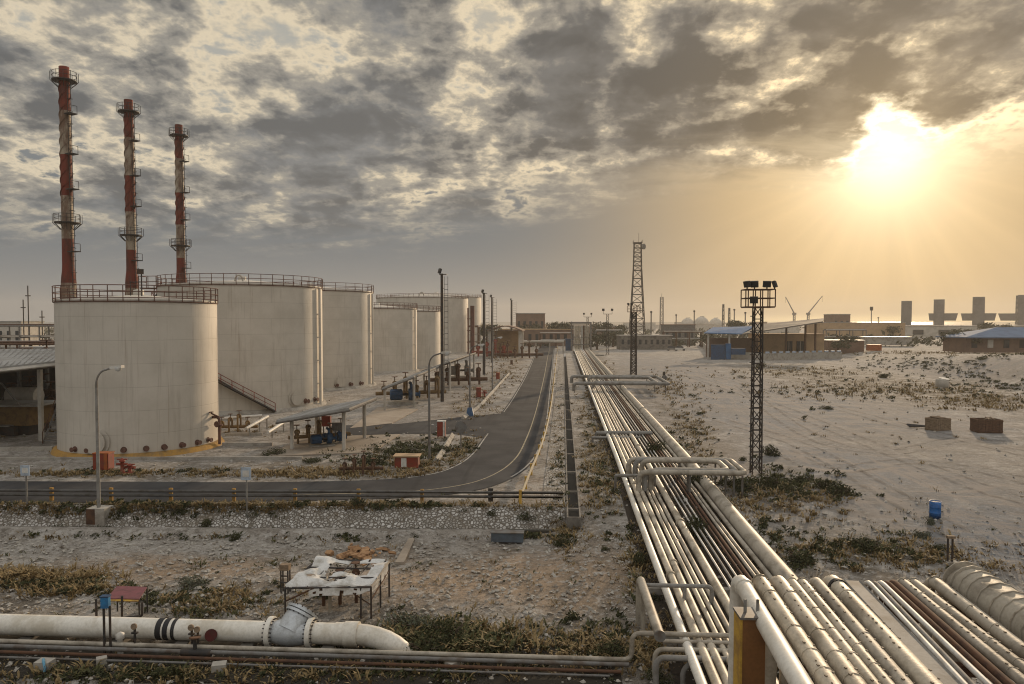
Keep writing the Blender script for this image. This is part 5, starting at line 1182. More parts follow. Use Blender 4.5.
MB().box(B(728, 221)+Vector((0, 0, 2.4)), (1.4, 1.2, 4.6)).build('blue_door', 'roof_blue', t); MB().box(B(738, 220)+Vector((0, 0, 2.4)), (4.0, 1.2, 1.8)).build('blue_counter', 'blue', t)
tb, L, w = block(760, 824, 236, 7.0, 12, 'long tan rendered building with small arched windows behind the canteen roof', 'tan_wall', roof='tan_wall')
for px in (788.5, 800): q = B(px, 235.8); f = MB().box(q+Vector((0, -.05, 3.4)), (2.2, .2, 3.2)).build('window', 'window_dark', tb); MB().box(q+Vector((0, -.2, 3.4)), (.15, .1, 3.2)).build('mullion', 'pale_wall', f)
def wallrun(pxs, H, th, label, mat='pale_wall', name='boundary_wall', caps=None):
    pts = [GT(*p) for p in pxs]; t = thing(name, label, 'wall', pts[0]); mb = MB()
    for a, b_ in zip(pts, pts[1:]): dd = (b_-a).normalized(); n = Vector((-dd.y, dd.x, 0))*th; z0 = min(a.z, b_.z)-.3; mb.hexa([Vector((*q.xy, z0)) for q in (a, b_, b_+n, a+n)], [q+Vector((0, 0, H)) for q in (a, b_, b_+n, a+n)])
    mb.build('wall', mat, t)
    if caps:
        mb = MB()
        for a, b_ in zip(pts, pts[1:]):
            n = max(2, int((b_-a).length/2.4))
            for i in range(n): q = a.lerp(b_, (i+.5)/n); mb.box(q+Vector((0, .15, H+.25)), (1.1, .45, .5))
        mb.build('coping_blocks', caps, t)
    return t
wallrun([(701, 345), (712, 357), (762, 360)], 2.0, .35, 'low worn plaster wall round the canteen yard', 'pale_wall')
wallrun([(764, 360.5), (842, 358.5)], 2.0, .4, 'low pale wall with notched blue-white coping in front of the tan building', 'concrete', caps='sign_face')
# far buildings, walls, domes, cranes, towers
Z2 = 1.8
block(820, 905, 420, 10.5, 20, 'long low tan building on the skyline right of the cranes', 'tan_wall', win=0)
block(833, 850, 520, 16, 16, 'small pale block on top of the skyline just right of the cranes', 'brown_wall', win=3)
block(905, 1060, 470, 8.3, 18, 'pale grey industrial hall between the concrete towers', 'pale_wall', win=6)
block(866, 912, 300, 3.0, 5, 'long low white roofed store behind the berm', 'concrete', roof='white', z=Z2)
block(828, 864, 262, 4.4, 8, 'dark low workshop with a pale roof, left of the small red container', 'brown_wall', roof='white')
t, L, w = block(966, 1110, 222, 4.4, 12, 'brown walled hall under a wide pale blue roof at the right edge', 'brown_wall', roof=None, z=2.0)
for i in range(9): x = -w/2+w*(i+.5)/9; MB().box(L(x, -.05, 2.6), (1.6, .2, 2.4)).build('window', 'pale_wall' if i % 3 == 1 else 'window_dark', t)
a, b_ = L(-w/2-1.2, -2.0, 4.6), L(w/2+1.2, -2.0, 4.6); c, e_ = L(w/2+1.2, 8, 7.4), L(-w/2+14, 8, 7.4); f0, g0 = L(w/2+1.2, 14, 4.8), L(-w/2-1.2, 14, 4.6)
MB().add([a, b_, c, e_, f0, g0]+[q-Vector((0, 0, .35)) for q in (a, b_, c, e_, f0, g0)], [(0, 1, 2, 3), (3, 2, 4, 5), (0, 3, 5), (0, 6, 7, 1), (5, 11, 6, 0), (6, 9, 8, 7), (9, 11, 10, 8)]).build('roof', 'slate_blue', t)
p = GT(875, 351); t = thing('red_container', 'small orange-red container at the left end of the berm', 'container', p); MB().box(p+Vector((0, 1, 1.1)), (4.4, 2.0, 2.0)).build('body', 'orange', t); MB().box(p+Vector((0, 1, 2.16)), (4.5, 2.1, .1)).build('lid', 'red', t)
TW = [(906, 640, 301, 338, 8.6, 'plain square concrete tower, leftmost of the four at the right', 0), (938.5, 690, 299.5, 338, 9.4, 'concrete tower with a wide drum wing, second of the four at the right', 1), (978, 690, 297, 336, 10.4, 'concrete tower with drum wings on both sides, third of the four', 2), (1024.5, 690, 295, 336, 12, 'concrete tower cut by the right picture edge', 3)]
for px, d, pt, pb, w, lb_, k in TW:
    b = B(px, d); H = P(px, pt, d).z; t = thing('concrete_tower', lb_, 'tower', b, 'square concrete towers on the skyline')
    if 'tower_conc' not in M: M['tower_conc'] = worn('tower_concrete', (.20, .185, .17), (.14, .13, .12), .12, .95)
    w *= .92; az = -math.atan2(b.x, b.y); m = Matrix.Rotation(az, 3, 'Z'); L = lambda x, y, z: b+m @ Vector((x, y, z))
    MB().box(L(0, 0, H/2), (w, w, H), az).build('shaft', 'tower_conc', t)
    mb = MB(); [mb.box(L(x, -w/2-.1, H/2), (.8, .5, H*.98), az) for x in (-w*.36, -w*.12, w*.12, w*.36)]; mb.build('fluting', M['tower_conc'], t)
    if k:
        zc = P(px, 317, d).z
        for sg, ln in ((1, 9 if k != 1 else 10.5), (-1, 9 if k == 2 else (4 if k == 1 else 15))):
            if k == 3 and sg == 1: continue
            x0, x1 = sg*w/2, sg*(w/2+ln); hh = 3.3
            MB().hexa([L(x0, -5, zc-hh), L(x1*.90, -5, zc-hh), L(x1*.90, 5, zc-hh), L(x0, 5, zc-hh)], [L(x0, -6, zc+hh), L(x1, -6, zc+hh), L(x1, 6, zc+hh), L(x0, 6, zc+hh)]).build('drum_wing', M['tower_conc'], t)
for px, d, h, r_, lb_ in ((687.5, 900, 15.5, 8, 'leftmost of three pale domed tanks far behind the blue awning'), (701.5, 880, 17, 8.5, 'middle of three pale domed tanks, largest'), (715.5, 920, 15.5, 8, 'rightmost of three pale domed tanks, right above the blue awning')):
    b = B(px, d); t = thing('domed_tank', lb_, 'domed tank', b, 'pale domed tanks on the skyline'); MB().lathe([(r_*.8, 0), (r_*.85, 5)]+[(r_*math.cos(k*math.pi/16), h-r_+r_*math.sin(k*math.pi/16)) for k in range(9)], 20, b).build('shell', 'pale_wall', t); MB().bar(b+Vector((-2, 0, h)), b+Vector((3, 0, h+.3)), .4).build('top_walkway', 'steel_grey', t)
def crane(px, d, ang_, ln, label):
    b = B(px, d); t = thing('crane', label, 'crane', b, 'distant jib cranes'); mb = MB(); lattice(mb, b, 2.2, 2.0, 0, 20, 5, .4); mb.build('mast', 'steel_grey', t)
    MB().box(b+Vector((0, 0, 20.5)), (4, 3, 2.4)).build('cab', 'steel_grey', t)
    e = b+Vector((math.cos(ang_)*ln, 0, 21+math.sin(ang_)*ln)); mb = MB(); mb.tube([b+Vector((0, 0, 21)), e], .65, 4, 0, True, [.8, .4], False); mb.build('jib', 'steel_grey', t); MB().bar(e, e-Vector((0, 0, 7)), .14).build('hook_line', 'steel_dark', t)
crane(794, 900, R(118), 22, 'left one of two jib cranes on the skyline, leaning left')
crane(808, 900, R(52), 26, 'right one of two jib cranes on the skyline, leaning right')
for i, (px, d, h, lb_) in enumerate(((723, 480, 22, 'thin skyline mast above the blue awning, leftmost of a tight cluster'), (729, 500, 20, 'slim lattice mast in the middle of the skyline cluster above the canteen'), (734, 470, 19, 'skyline mast just left of the nearest lattice floodlight mast'), (745, 460, 17, 'short skyline mast tight against the nearest lattice floodlight mast'), (871, 600, 22, 'isolated skyline mast with a dark head, right of the cranes'), (878, 640, 15, 'short thin skyline pole beside the dark headed mast'), (1016, 640, 33, 'thin aerial mast left of the tower at the right edge'), (651, 420, 17, 'thin grey pole between the two radio towers'), (676, 500, 16, 'low thin pole right of the smaller radio tower'), (694, 460, 18, 'thin pole before the pale domes'))):
    b = B(px, d); t = thing('distant_mast', lb_, 'mast', b); mb = MB(); (lattice(mb, b, 1.4, .8, 0, h, 8, .3) if i in (0, 1, 6) else mb.tube([b, b+Vector((0, 0, h))], .35, 6)); mb.build('column', 'steel_grey', t)
    MB().box(b+Vector((0, 0, h-.6)), (1.1 if i != 4 else 2.2, .9, .8 if i != 4 else 3.0)).build('head', 'steel_dark', t)
block(498, 576, 345, 7.4, 14, 'long brown wall-like building across the end of the road', 'brown_wall', win=11, roof='tan_wall')
rack(540, 572, 318, 6.0, 'rusty pipe rack left of the far gantry at the end of the road', 2)
rack(596, 622, 340, 7.0, 'grey pipe rack right of the far gantry', 2, 'steel_grey')
rack(664, 702, 330, 6.5, 'low rusty pipe rack left of the blue awning', 2)
rack(446, 478, 300, 9.0, 'rusty pipe rack behind the far tanks beside the dark masts', 3)
rack(826, 866, 360, 7.0, 'grey pipe rack on the horizon above the dark workshop', 2, 'steel_grey')
block(516, 545, 420, 15.5, 16, 'brown block with a stepped top behind the wall at the road end', 'brown_wall', win=5)
block(566, 572.5, 290, 4.2, 3, 'small blue cabin beside the far pipe gantry', 'blue', name='cabin', roof='blue')
block(620, 672, 300, 5.4, 10, 'low grey industrial hall behind the second lattice mast', 'concrete_dark', win=9)
block(590, 618, 470, 8, 12, 'low brown house among trees right of the far pipe gantry', 'brown_wall', win=3)
block(664, 695, 360, 9.5, 8, 'flat dark canopy roof on posts left of the canteen', 'steel_grey', name='canopy', roof='brown_wall', win=5)
block(430, 470, 420, 9, 12, 'low house roof showing between far tanks and masts', 'brown_wall', win=3)
a, b_ = B(522, 262, 4.2), B(564, 262, 4.2); t = thing('overhead_pipe', 'thick white pipe on short posts crossing beyond the end of the road', 'pipe', (a.x, a.y, 0)); MB().tube([a-Vector((3, 0, 0)), b_], .42, 10).build('pipe_body', 'pale_wall', t); [MB().box((*a.lerp(b_, k).xy, 1.9), (.4, .4, 3.8)).build('support', 'concrete', t) for k in (.02, .33, .66, .98)]
for i, (px, py, lb_) in enumerate(((853, 346, 'white vehicle parked left of the red container'), (680, 336, 'pale parked vehicle left of the canteen yard'), (672, 335, 'small grey parked vehicle beside the flat canopy'))):
    p = B(px, 290 if i else 268); rz = .2; t = thing('parked_car', lb_, 'car', p, 'small parked vehicles far off'); MB().box(p+Vector((0, 0, .75)), (4.4, 1.8, .7), rz).build('body', 'white' if i != 2 else 'galv', t)
    MB().hexa([p+Vector((x, y, 1.1)) for x, y in ((-1.7, -.8), (1.3, -.8), (1.3, .8), (-1.7, .8))], [p+Vector((x, y, 1.75)) for x, y in ((-1.2, -.7), (.7, -.7), (.7, .7), (-1.2, .7))]).build('cabin', 'window_dark', t)
    for x in (-1.4, 1.4):
        for y in (-.85, .85): MB().disc(p+Vector((x, y, .36)), (0, 1, 0), .36, .22, 12).build('wheel', 'black', t)

def surf(x, y):
    z = height(x, y)
    if math.hypot(x, y) < 260 and not (y > 44 and y < 340 and -140 < x < TX1+.5) and not (43 <= y <= 45): z += .10*noise.noise((x*.35, y*.35, 1))+.05*noise.noise((x*1.1, y*1.1, 5))
    return z
def patchy(name, col_, scale, lo, hi, amount):
    m = material(name, lambda N: (col_, None), .95, 0, .1); t_ = m.node_tree; N = NB(t_)
    tr_ = N.new('ShaderNodeBsdfTransparent'); mx = N.new('ShaderNodeMixShader'); b_ = t_.nodes['Principled BSDF']; o_ = t_.nodes['Material Output']
    f = N.ss(N.noise(N.v('MULTIPLY', pos(N), (1, 1, 0)), scale, 6, .65), lo, hi, 0, amount); t_.links.new(f, mx.inputs[0]); t_.links.new(tr_.outputs[0], mx.inputs[1]); t_.links.new(b_.outputs[0], mx.inputs[2]); t_.links.new(mx.outputs[0], o_.inputs[0]); return m
trk = patchy('pressed_track', (.17, .15, .13), .9, .40, .60, .40)
TRK = [[(690, 376), (760, 400), (860, 440), (960, 480), (1060, 512)], [(700, 372), (790, 395), (900, 425), (1060, 462)], [(720, 420), (800, 445), (900, 500), (1000, 560)], [(1060, 440), (960, 440), (880, 452), (800, 430), (740, 385)], [(1060, 490), (980, 470), (900, 462), (830, 470), (780, 450)]]
for tk in TRK:
    c_ = crom([GT(*p) for p in tk], 24); n = len(c_); mb = MB()
    for off in (-.85, .85):
        for w_ in (0,):
            vs = []
            for i, p in enumerate(c_):
                d_ = (c_[min(i+1, n-1)]-c_[max(i-1, 0)]); d_.z = 0; d_.normalize(); q = Vector((-d_.y, d_.x, 0))
                for k in (-.19, .19): v = p+q*(off+k); vs.append((v.x, v.y, surf(v.x, v.y)+.035))
            mb.add(vs, [(2*i, 2*i+1, 2*i+3, 2*i+2) for i in range(n-1)])
    structure(mb, 'tyre_track', trk)
ys_ = [20+i*1.0 for i in range(60)]+[80+i*4 for i in range(52)]
mb = MB(); vs = []; k_ = 9
for y in ys_:
    for j in range(k_): x = 3.7+(10.0-3.7)*j/(k_-1); vs.append((x, y, surf(x, y)+.04))
mb.add(vs, [(i*k_+j, i*k_+j+1, (i+1)*k_+j+1, (i+1)*k_+j) for i in range(len(ys_)-1) for j in range(k_-1)])
structure(mb, 'painted_shade', patchy('pipe_gap_shade', (.045, .036, .028), .7, .25, .45, .95))  # shade in the gaps between the long pipes, painted as a dark ground sheet
mb = MB(); vs = []; xs_ = [-70+i*1.0 for i in range(73)]; yy_ = [24.2, 24.9, 25.6, 26.3, 27.0, 27.7, 28.4]
for x in xs_:
    for y in yy_: vs.append((x, y, surf(x, y)+.04))
mb.add(vs, [(i*7+j, i*7+j+1, (i+1)*7+j+1, (i+1)*7+j) for i in range(len(xs_)-1) for j in range(6)])
structure(mb, 'painted_shade', patchy('bottom_pipe_shade', (.035, .030, .023), .6, .30, .5, .92))  # shadow and dark growth under the bottom pipes, painted as a dark strip

# ------------------------------------------------------------------ plants
def leaves(mb, c, r, n, size, rr, flat=.7, lumps=6):
    cs = [Vector((rr.uniform(-.6, .6)*r, rr.uniform(-.6, .6)*r, rr.uniform(.15, .6)*r*flat)) for _ in range(lumps)]
    for _ in range(n):
        l = rr.choice(cs); v = Vector((rr.gauss(0, 1), rr.gauss(0, 1), rr.gauss(0, 1))).normalized()*r*rr.uniform(.25, .58); v.z *= flat; p = l+v
        if p.z < .02: p.z = rr.uniform(.02, .15)*r
        a = Vector((rr.gauss(0, 1), rr.gauss(0, 1), rr.gauss(.4, .8))).normalized(); b = a.orthogonal().normalized(); d = a.cross(b); s = size*rr.uniform(.6, 1.4)
        p = Vector(c)+p; mb.add([p-b*s*.5, p+d*s*.35, p+b*s*.9, p-d*s*.35], [(0, 1, 2, 3)])
BM = []
for k in range(4):
    rr = random.Random(100+k); mb = MB(); leaves(mb, (0, 0, 0), 1.0, 900, .10, rr, .75, 7)
    st_ = MB()
    for _ in range(12): a = rr.uniform(0, 6.28); st_.tube([(0, 0, -.1), (.3*math.cos(a), .3*math.sin(a), .35), (.6*math.cos(a), .6*math.sin(a), .6*rr.uniform(.6, 1.1))], .02, 4)
    BM.append((mb, st_))
bush_src = {}
def bush(px, py, w, h, label, mat='leaf'):
    """px, py of its foot; w, h its size in pixels"""
    p = GT(px, py); d = (p-C0).dot(FH); k = int(px*7+py) % 4; sx = w/F*d/2/1.0; sz = max(.25, h/F*d/.95)
    key = (k, mat)
    if key not in bush_src:
        t = thing('shrub', label, 'shrub', (0, 0, 0)); BM[k][0].build('foliage', mat, t); BM[k][1].build('stems', 'trunk', t); bush_src[key] = t
    else: t = copy_tree(bush_src[key])
    put(t, p-Vector((0, 0, .05)), label, random.uniform(0, 6), (sx, sx, sz), 'dark shrubs growing wild on the stony ground')
BUSH = [(771, 456, 19, 14, 'round dark shrub just right of the nearest lattice mast'), (842, 495, 32, 16, 'widest dark shrub of the close pair in the gravel yard'), (824, 490, 22, 17, 'left shrub of the close pair in the gravel yard'), (803, 481, 24, 9, 'low dark shrub between the mast foot and the close pair'),
 (771, 489, 24, 20, 'bushy green shrub right beside the foot of the nearest lattice mast'), (745, 492, 26, 14, 'shrub in front of the foot of the nearest lattice mast'), (735, 487, 24, 12, 'low shrub left of the foot of the nearest lattice mast'), (743, 461, 9, 7, 'tiny shrub left of the lattice mast above the pipe loop'), (788, 492, 18, 10, 'olive shrub behind the weeds right of the lattice mast'),
 (699, 536, 30, 26, 'dark shrub growing up between the long pipes'), (655, 454, 24, 20, 'dark shrub between the long pipes above the near loop'), (700, 486, 30, 20, 'dark shrub among the pipes under the near loop'), (640, 566, 24, 20, 'dark round shrub left of the leftmost white pipe'), (868, 549, 40, 16, 'sprawling dark shrub in front of the marker post'), (930, 524, 13, 11, 'small grey-green shrub touching the blue drum'), (938, 549, 15, 9, 'small dark shrub left of the marker post'), (922, 537, 18, 11, 'thin grey shrub below the blue drum'),
 (566, 545, 24, 13, 'dry dark shrub at the end of the drainage channel'), (606, 551, 12, 7, 'small round shrub on the gravel left of the pipes'), (528, 513, 24, 9, 'dark shrub at the end post of the crash barrier'), (491, 511, 13, 6, 'small shrub right of the guard rail end'), (358, 514, 18, 13, 'green shrub growing through the guard rail'), (55, 522, 18, 10, 'dark shrub on the stone bank left of the lamp footing'), (103, 526, 14, 10, 'shrub hugging the lamp footing'), (207, 529, 18, 12, 'dark shrub on the stone bank right of the lamp footing'), (180, 521, 11, 9, 'small dark shrub high on the stone bank'), (235, 540, 12, 12, 'dry shrub at the kerb under the stone bank'),
 (190, 587, 34, 13, 'grey-green shrub on the soil left of the instrument stand'), (405, 628, 50, 20, 'large grey-green shrub with pale tips right of the torn tarpaulin'), (448, 640, 52, 26, 'large dark shrub behind the bottom pipes, centre left'), (425, 652, 50, 18, 'low dark shrub touching the bend of the white pipeline'), (275, 455, 26, 8, 'dark shrub in the shade left of the nearest shelter'), (405, 455, 40, 12, 'green shrub in the grass behind the valve box'), (372, 465, 36, 12, 'broad green shrub in front of the nearest shelter pad'), (440, 452, 22, 9, 'green shrub under the red fire cabinet'), (310, 462, 26, 6, 'dark weeds shrub in front of the blue pumps'),
 (655, 600, 16, 9, 'small shrub by the capped pipe stub'), (612, 653, 40, 18, 'dark shrub at the bottom beside the stepped pipe'), (660, 680, 34, 14, 'dark shrub at the bottom edge under the cross pipes'), (800, 562, 44, 18, 'dry olive shrub along the giant pipe'), (760, 368, 12, 8, 'dark shrub at the wall below the tan building'), (884, 378, 14, 6, 'dark shrub on the weedy edge of the berm'), (826, 409, 14, 5, 'dark low clump alone in the middle of the yard')]
for x, y, w, h, lb_ in BUSH: bush(x, y, w, h, lb_, 'leaf_grey' if 'grey' in lb_ else 'leaf')
rr = random.Random(21)
# dry tufts and green weeds: nobody could count them
def tuft(mb, p, s, rr, n=11):
    fl = rr.uniform(.4, 1.0); wd = rr.uniform(.8, 1.8)
    for _ in range(n):
        a = rr.uniform(0, 6.283); o = Vector((math.cos(a), math.sin(a), 0)); b = p+o*rr.uniform(0, .8)*s*wd; h = s*rr.uniform(.3, 1.0)*fl; lean = o*rr.uniform(.2, 1.5)*h
        w = Vector((-o.y, o.x, 0))*s*rr.uniform(.05, .14); m = b+lean*.45+Vector((0, 0, h*.65)); t_ = b+lean+Vector((0, 0, h*rr.uniform(.7, 1.0)))
        mb.add([b-w, b+w, m+w*.8, m-w*.8, t_], [(0, 1, 2, 3), (3, 2, 4)])
dry, grn, peb = MB(), MB(), MB()
def onroad(p):
    return False
ROADP = [(p.x, p.y) for p in wi]+[(p.x, p.y) for p in wo_[::-1]]
def inside(x, y):
    k = False; j = len(ROADP)-1
    for i in range(len(ROADP)):
        xi, yi = ROADP[i]; xj, yj = ROADP[j]
        if (yi > y) != (yj > y) and x < (xj-xi)*(y-yi)/(yj-yi)+xi: k = not k
        j = i
    return k
TANKS = [(c1_, r1), (c2_, r2), (c3_, r3), (c4_, r4), (c5_, r5), (c6_, r6), (c7_, r7)]
def free(p):
    if inside(p.x, p.y): return False
    if TX0-.15 < p.x < TX1+.15 and TY0 < p.y < TY1: return False
    return not any((p.x-c.x)**2+(p.y-c.y)**2 < (r+.3)**2 for c, r in TANKS)
def sow(mb, cx, cy, rx, ry, n, s, spread=.6):
    for _ in range(int(n*1.05)):
        for _t in range(5):
            u, v = rr.gauss(0, spread), rr.gauss(0, spread)
            if abs(u) < 1.25 and abs(v) < 1.25: break
        y = max(348, cy+v*ry); p = GT(cx+u*rx, y)
        if p.y < 400 and free(p): tuft(mb, p, s*rr.uniform(.35, 1.5)*(1+p.y/400), rr, 13 if p.y < 90 else 8)
for a in [(60, 585, 60, 12, 260, .30), (30, 576, 50, 6, 150, .34), (220, 600, 70, 14, 150, .26), (250, 676, 260, 9, 150, .34), (120, 474, 130, 3, 260, .26), (330, 474, 120, 5, 330, .30), (420, 462, 60, 12, 160, .3), (470, 455, 16, 20, 120, .3), (600, 470, 26, 40, 260, .30), (590, 400, 16, 40, 200, .34), (600, 372, 14, 14, 120, .4),
          (690, 420, 24, 50, 260, .34), (668, 385, 22, 14, 140, .4), (780, 500, 60, 20, 240, .3), (850, 552, 90, 16, 220, .28), (960, 560, 60, 14, 110, .28), (990, 402, 60, 8, 300, .45), (880, 390, 110, 9, 420, .45), (800, 372, 70, 6, 200, .45), (930, 353, 110, 2.5, 320, .4), (140, 507, 200, 2.5, 420, .30), (360, 506, 160, 2.5, 260, .28), (300, 537, 260, 2, 300, .28), (460, 640, 80, 18, 200, .34), (570, 530, 20, 20, 90, .3), (590, 650, 40, 16, 120, .3), (510, 372, 22, 12, 160, .4), (480, 400, 26, 18, 170, .34), (505, 356, 20, 5, 100, .5), (660, 650, 26, 24, 110, .3), (640, 560, 20, 30, 90, .3), (560, 440, 8, 80, 160, .24), (160, 432, 180, 6, 130, .3), (850, 420, 160, 40, 60, .25)]: sow(dry, *a)
for a in [(120, 676, 140, 8, 110, .34), (430, 640, 60, 16, 320, .40), (470, 650, 40, 10, 160, .4), (390, 455, 60, 10, 360, .30), (440, 448, 30, 8, 160, .3), (215, 610, 60, 10, 110, .25), (150, 600, 60, 10, 70, .25), (780, 482, 50, 14, 260, .32), (700, 500, 30, 20, 120, .28), (600, 480, 22, 26, 110, .28), (850, 545, 80, 16, 140, .28), (130, 513, 200, 3, 220, .26), (590, 420, 12, 30, 80, .3), (640, 590, 10, 26, 60, .3), (860, 388, 110, 8, 150, .4), (940, 365, 90, 9, 260, .4), (1000, 375, 50, 12, 160, .4), (560, 470, 6, 50, 70, .24), (310, 565, 120, 8, 90, .22), (560, 640, 50, 16, 90, .28), (330, 672, 200, 6, 70, .3)]: sow(grn, a[0], a[1], a[2], a[3], int(a[4]*.45), a[5])
wd = MB()
for cx, cy, rx, ry, n, s_ in [(790, 490, 70, 18, 60, .34), (850, 548, 90, 16, 70, .26), (960, 368, 90, 12, 170, .34), (990, 385, 50, 12, 110, .34), (900, 362, 50, 7, 70, .3), (600, 480, 26, 60, 60, .26), (690, 440, 30, 60, 60, .28), (420, 450, 70, 14, 110, .28), (440, 645, 90, 20, 120, .30), (140, 508, 200, 3, 90, .30), (380, 507, 130, 3, 60, .3), (300, 537, 300, 2, 150, .30), (220, 595, 130, 14, 60, .22), (250, 676, 300, 8, 90, .26), (60, 588, 60, 10, 40, .3), (130, 472, 140, 3, 50, .25), (850, 390, 130, 14, 70, .34), (600, 640, 50, 26, 50, .24), (560, 450, 8, 80, 50, .22), (770, 540, 40, 26, 40, .26)]:
    for _ in range(n):
        p = GT(cx+rr.gauss(0, .55)*rx, max(349, cy+rr.gauss(0, .55)*ry))
        if p.y < 300 and free(p): s = s_*rr.uniform(.4, 1.6)*(1+p.y/400); leaves(wd, p, s, 34, s*.34, rr, .6, 3)
tag(wd.build('leafy_weeds', 'leaf'), kind='stuff')
for _ in range(1500):                         # thin sprinkling everywhere
    px, py = rr.uniform(-40, 1060), 350+330*rr.random()**.7; p = GT(px, py)
    if free(p) and not (p.x > 10 and (noise.noise((p.x*.06, p.y*.06, 3)) < .40)): tuft(dry if rr.random() < .7 else grn, p, rr.uniform(.10, .26)*(1+p.y/250), rr, 7)
for q_ in range(11000):
    px, py = (rr.uniform(-40, 1060), 400+284*rr.random()**.8) if q_ < 7000 else (rr.uniform(-40, 640), 536+85*rr.random()**1.4); p = GT(px, py)
    if not free(p) or (45.3 > p.y > 41 and p.x < 1) or (p.x > 12 and p.y > 48 and rr.random() < .75): continue
    s = (.02+.10*rr.random()**2.5)*(1+p.y/90); m = Matrix.Rotation(rr.uniform(0, 6), 3, 'Z') @ Matrix.Rotation(rr.uniform(-.7, .7), 3, 'X')
    vs = [m @ Vector((x*s*rr.uniform(.7, 1.2), y*s*rr.uniform(.6, 1.1), z*s*.55)) for x, y, z in ((1, 0, 0), (0, 1, 0), (-1, 0, 0), (0, -1, 0), (0, 0, 1), (0, 0, -1))]
    peb.add([p+v+Vector((0, 0, s*.25)) for v in vs], [(0, 1, 4), (1, 2, 4), (2, 3, 4), (3, 0, 4), (1, 0, 5), (2, 1, 5), (3, 2, 5), (0, 3, 5)])
for mb, nm, mt in ((dry, 'dry_grass', 'straw'), (grn, 'green_weeds', 'tuft_green'), (peb, 'scattered_stones', 'pebble')): tag(mb.build(nm, mt), kind='stuff')
# trees on the skyline
TM = []
for k in range(3):
    r2_ = random.Random(50+k); mb = MB(); leaves(mb, (0, 0, 2.2), 2.6, 520, .42, r2_, .8, 8); tk = MB().tube([(0, 0, -.2), (.1, 0, 1.6), (.0, .1, 3.2)], .22, 7, 0, True, [.26, .2, .12])
    for j in range(4): a = j*1.6; tk.tube([(.05, 0, 1.6), (1.0*math.cos(a), 1.0*math.sin(a), 3.2)], .08, 5)
    TM.append((mb, tk))
tsrc = {}
def tree(px, d, h, label, k, z=0, w=1.0):
    if k not in tsrc:
        t = thing('tree', label, 'tree', (0, 0, 0)); TM[k][0].build('crown', 'leaf_far', t); TM[k][1].build('trunk', 'trunk', t); tsrc[k] = t
    else: t = copy_tree(tsrc[k])
    s = h/5.2; put(t, B(px, d, z), label, px*.37, (s*w, s*w, s), 'trees along the skyline')
for i, (px, d, h, lb_) in enumerate(((559, 360, 13, 'round dark tree left of the blue cabin, first of a pair on the skyline'), (568, 356, 12.5, 'round dark tree directly above the blue cabin'), (531, 380, 12, 'dark tree behind the wall at the end of the road'), (603, 420, 13, 'broad tree right of the far pipe gantry'), (613, 330, 8.5, 'low bushy tree right of the two-headed floodlight mast'), (597, 300, 8, 'low tree between the gantry and the two-headed mast'), (622, 440, 11, 'tree left of the second lattice mast on the skyline'), (487, 330, 12, 'tree seen between the two ladder masts'), (690, 420, 8, 'low tree in front of the pale domes'), (733, 420, 14, 'dark tree above the blue awning'), (742, 400, 13, 'dark tree left of the nearest floodlight mast on the skyline'), (962, 330, 8, 'dark tree at the left end of the pale blue roof'), (985, 430, 11, 'tree above the pale blue roof between two towers'), (1004, 430, 10, 'thin tree above the pale blue roof near the right edge'), (838, 255, 5.5, 'low hedge-like tree right of the tan building'), (848, 258, 5, 'low hedge-like tree left of the red container'), (955, 232, 7.2, 'dark bushy tree against the brown hall wall'), (975, 224, 6.2, 'bushy tree in front of a brown hall window'), (708, 320, 7, 'small tree left behind the blue awning'), (893, 420, 9, 'tree before the long tan skyline building'))):
    tree(px, d, h, lb_, i % 3, 0 if px < 840 else (2.0 if d < 300 else 1.3), 1.2 if h < 9 else .95)
fw_ = MB(); r3 = random.Random(77)
for k in range(900):
    px, d = r3.uniform(-60, 1080), 380+1300*r3.random()**1.5; b = B(px, d); h = r3.uniform(2.5, 6.5); leaves(fw_, b, h, 16, h*.42, r3, .8, 3)
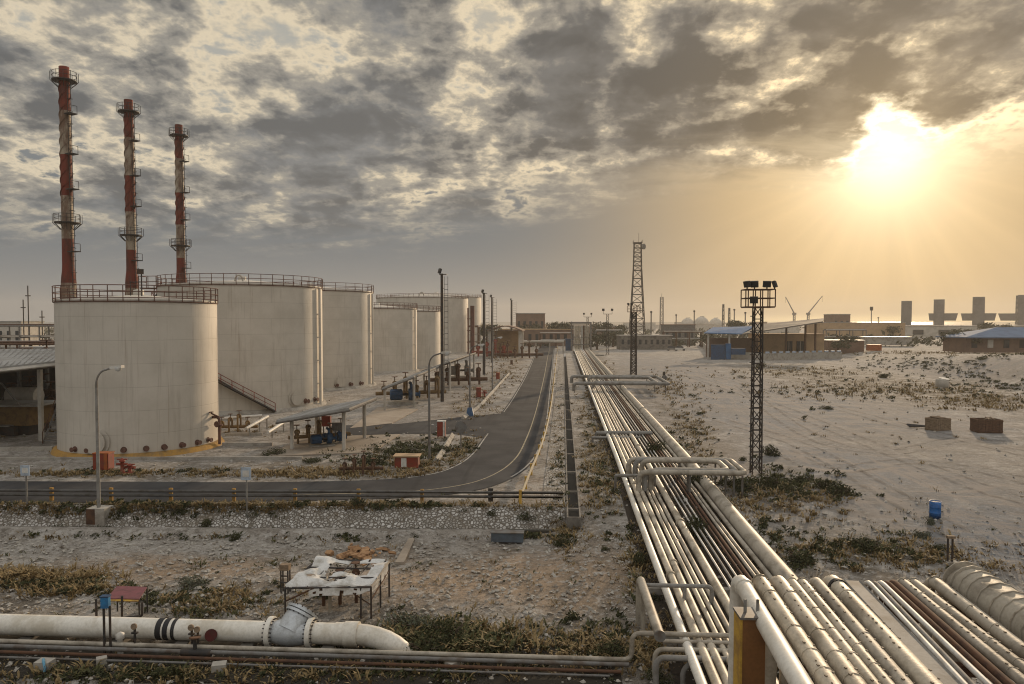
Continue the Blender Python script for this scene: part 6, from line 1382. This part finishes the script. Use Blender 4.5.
for k in range(260):
    px = r3.uniform(470, 730) if k % 2 else r3.uniform(815, 1060); d = r3.uniform(330, 420) if px < 800 else r3.uniform(290, 420); b = B(px, d, 0 if px < 800 else .6); h = r3.uniform(1.6, 4.6); leaves(fw_, b, h, 22, h*.36, r3, .8, 3)
tag(fw_.build('far_scrub', 'leaf_far'), kind='stuff')
for i in range(26):                           # low far sheds along the skyline
    px = [-40, 15, 395, 440, 476, 520, 545, 580, 640, 655, 690, 705, 760, 770, 790, 845, 860, 880, 920, 925, 950, 990, 1010, 1040, 610, 628][i]; d = r3.uniform(600, 1300); w = r3.uniform(10, 34)
    loc = ['left of the chimneys', 'beyond the open shed', 'behind the low tanks', 'behind the far tanks', 'by the farthest tank', 'above the end of the road', 'near the blue cabin', 'behind the far gantry', 'under the radio tower', 'between the radio towers', 'by the leftmost dome', 'by the middle dome', 'behind the canteen roof', 'above the tan building', 'under the left crane', 'right of the right crane', 'under the isolated mast', 'near the dark headed mast', 'right of the first tower', 'between first and second tower', 'right of the second tower', 'right of the third tower', 'left of the last tower', 'at the right edge', 'near the two-headed mast', 'left of the radio tower'][i]
    block(px-w*.5, px+w*.5, d, (r3.uniform(5, 8) if px > 840 else r3.uniform(5, 11)), 14, 'far low '+r3.choice(['pale', 'tan', 'brown'])+' shed on the skyline '+loc, r3.choice(['pale_wall', 'tan_wall', 'brown_wall']), name='far_shed', cat='shed', roof=r3.choice(['grey_roof', 'brown_wall']))

# ------------------------------------------------------------------ air
hm = bpy.data.materials.new('air'); hm.use_nodes = True; ht = hm.node_tree
for n in list(ht.nodes): ht.nodes.remove(n)
pv = ht.nodes.new('ShaderNodeVolumePrincipled'); pv.inputs['Color'].default_value = (.93, .88, .80, 1); pv.inputs['Density'].default_value = .00022; pv.inputs['Anisotropy'].default_value = .3
oo = ht.nodes.new('ShaderNodeOutputMaterial'); ht.links.new(pv.outputs[0], oo.inputs['Volume'])
hz = MB().box((200, 1210, 31), (3190, 2560, 66)); ho = hz.build('haze', hm); tag(ho, kind='stuff')
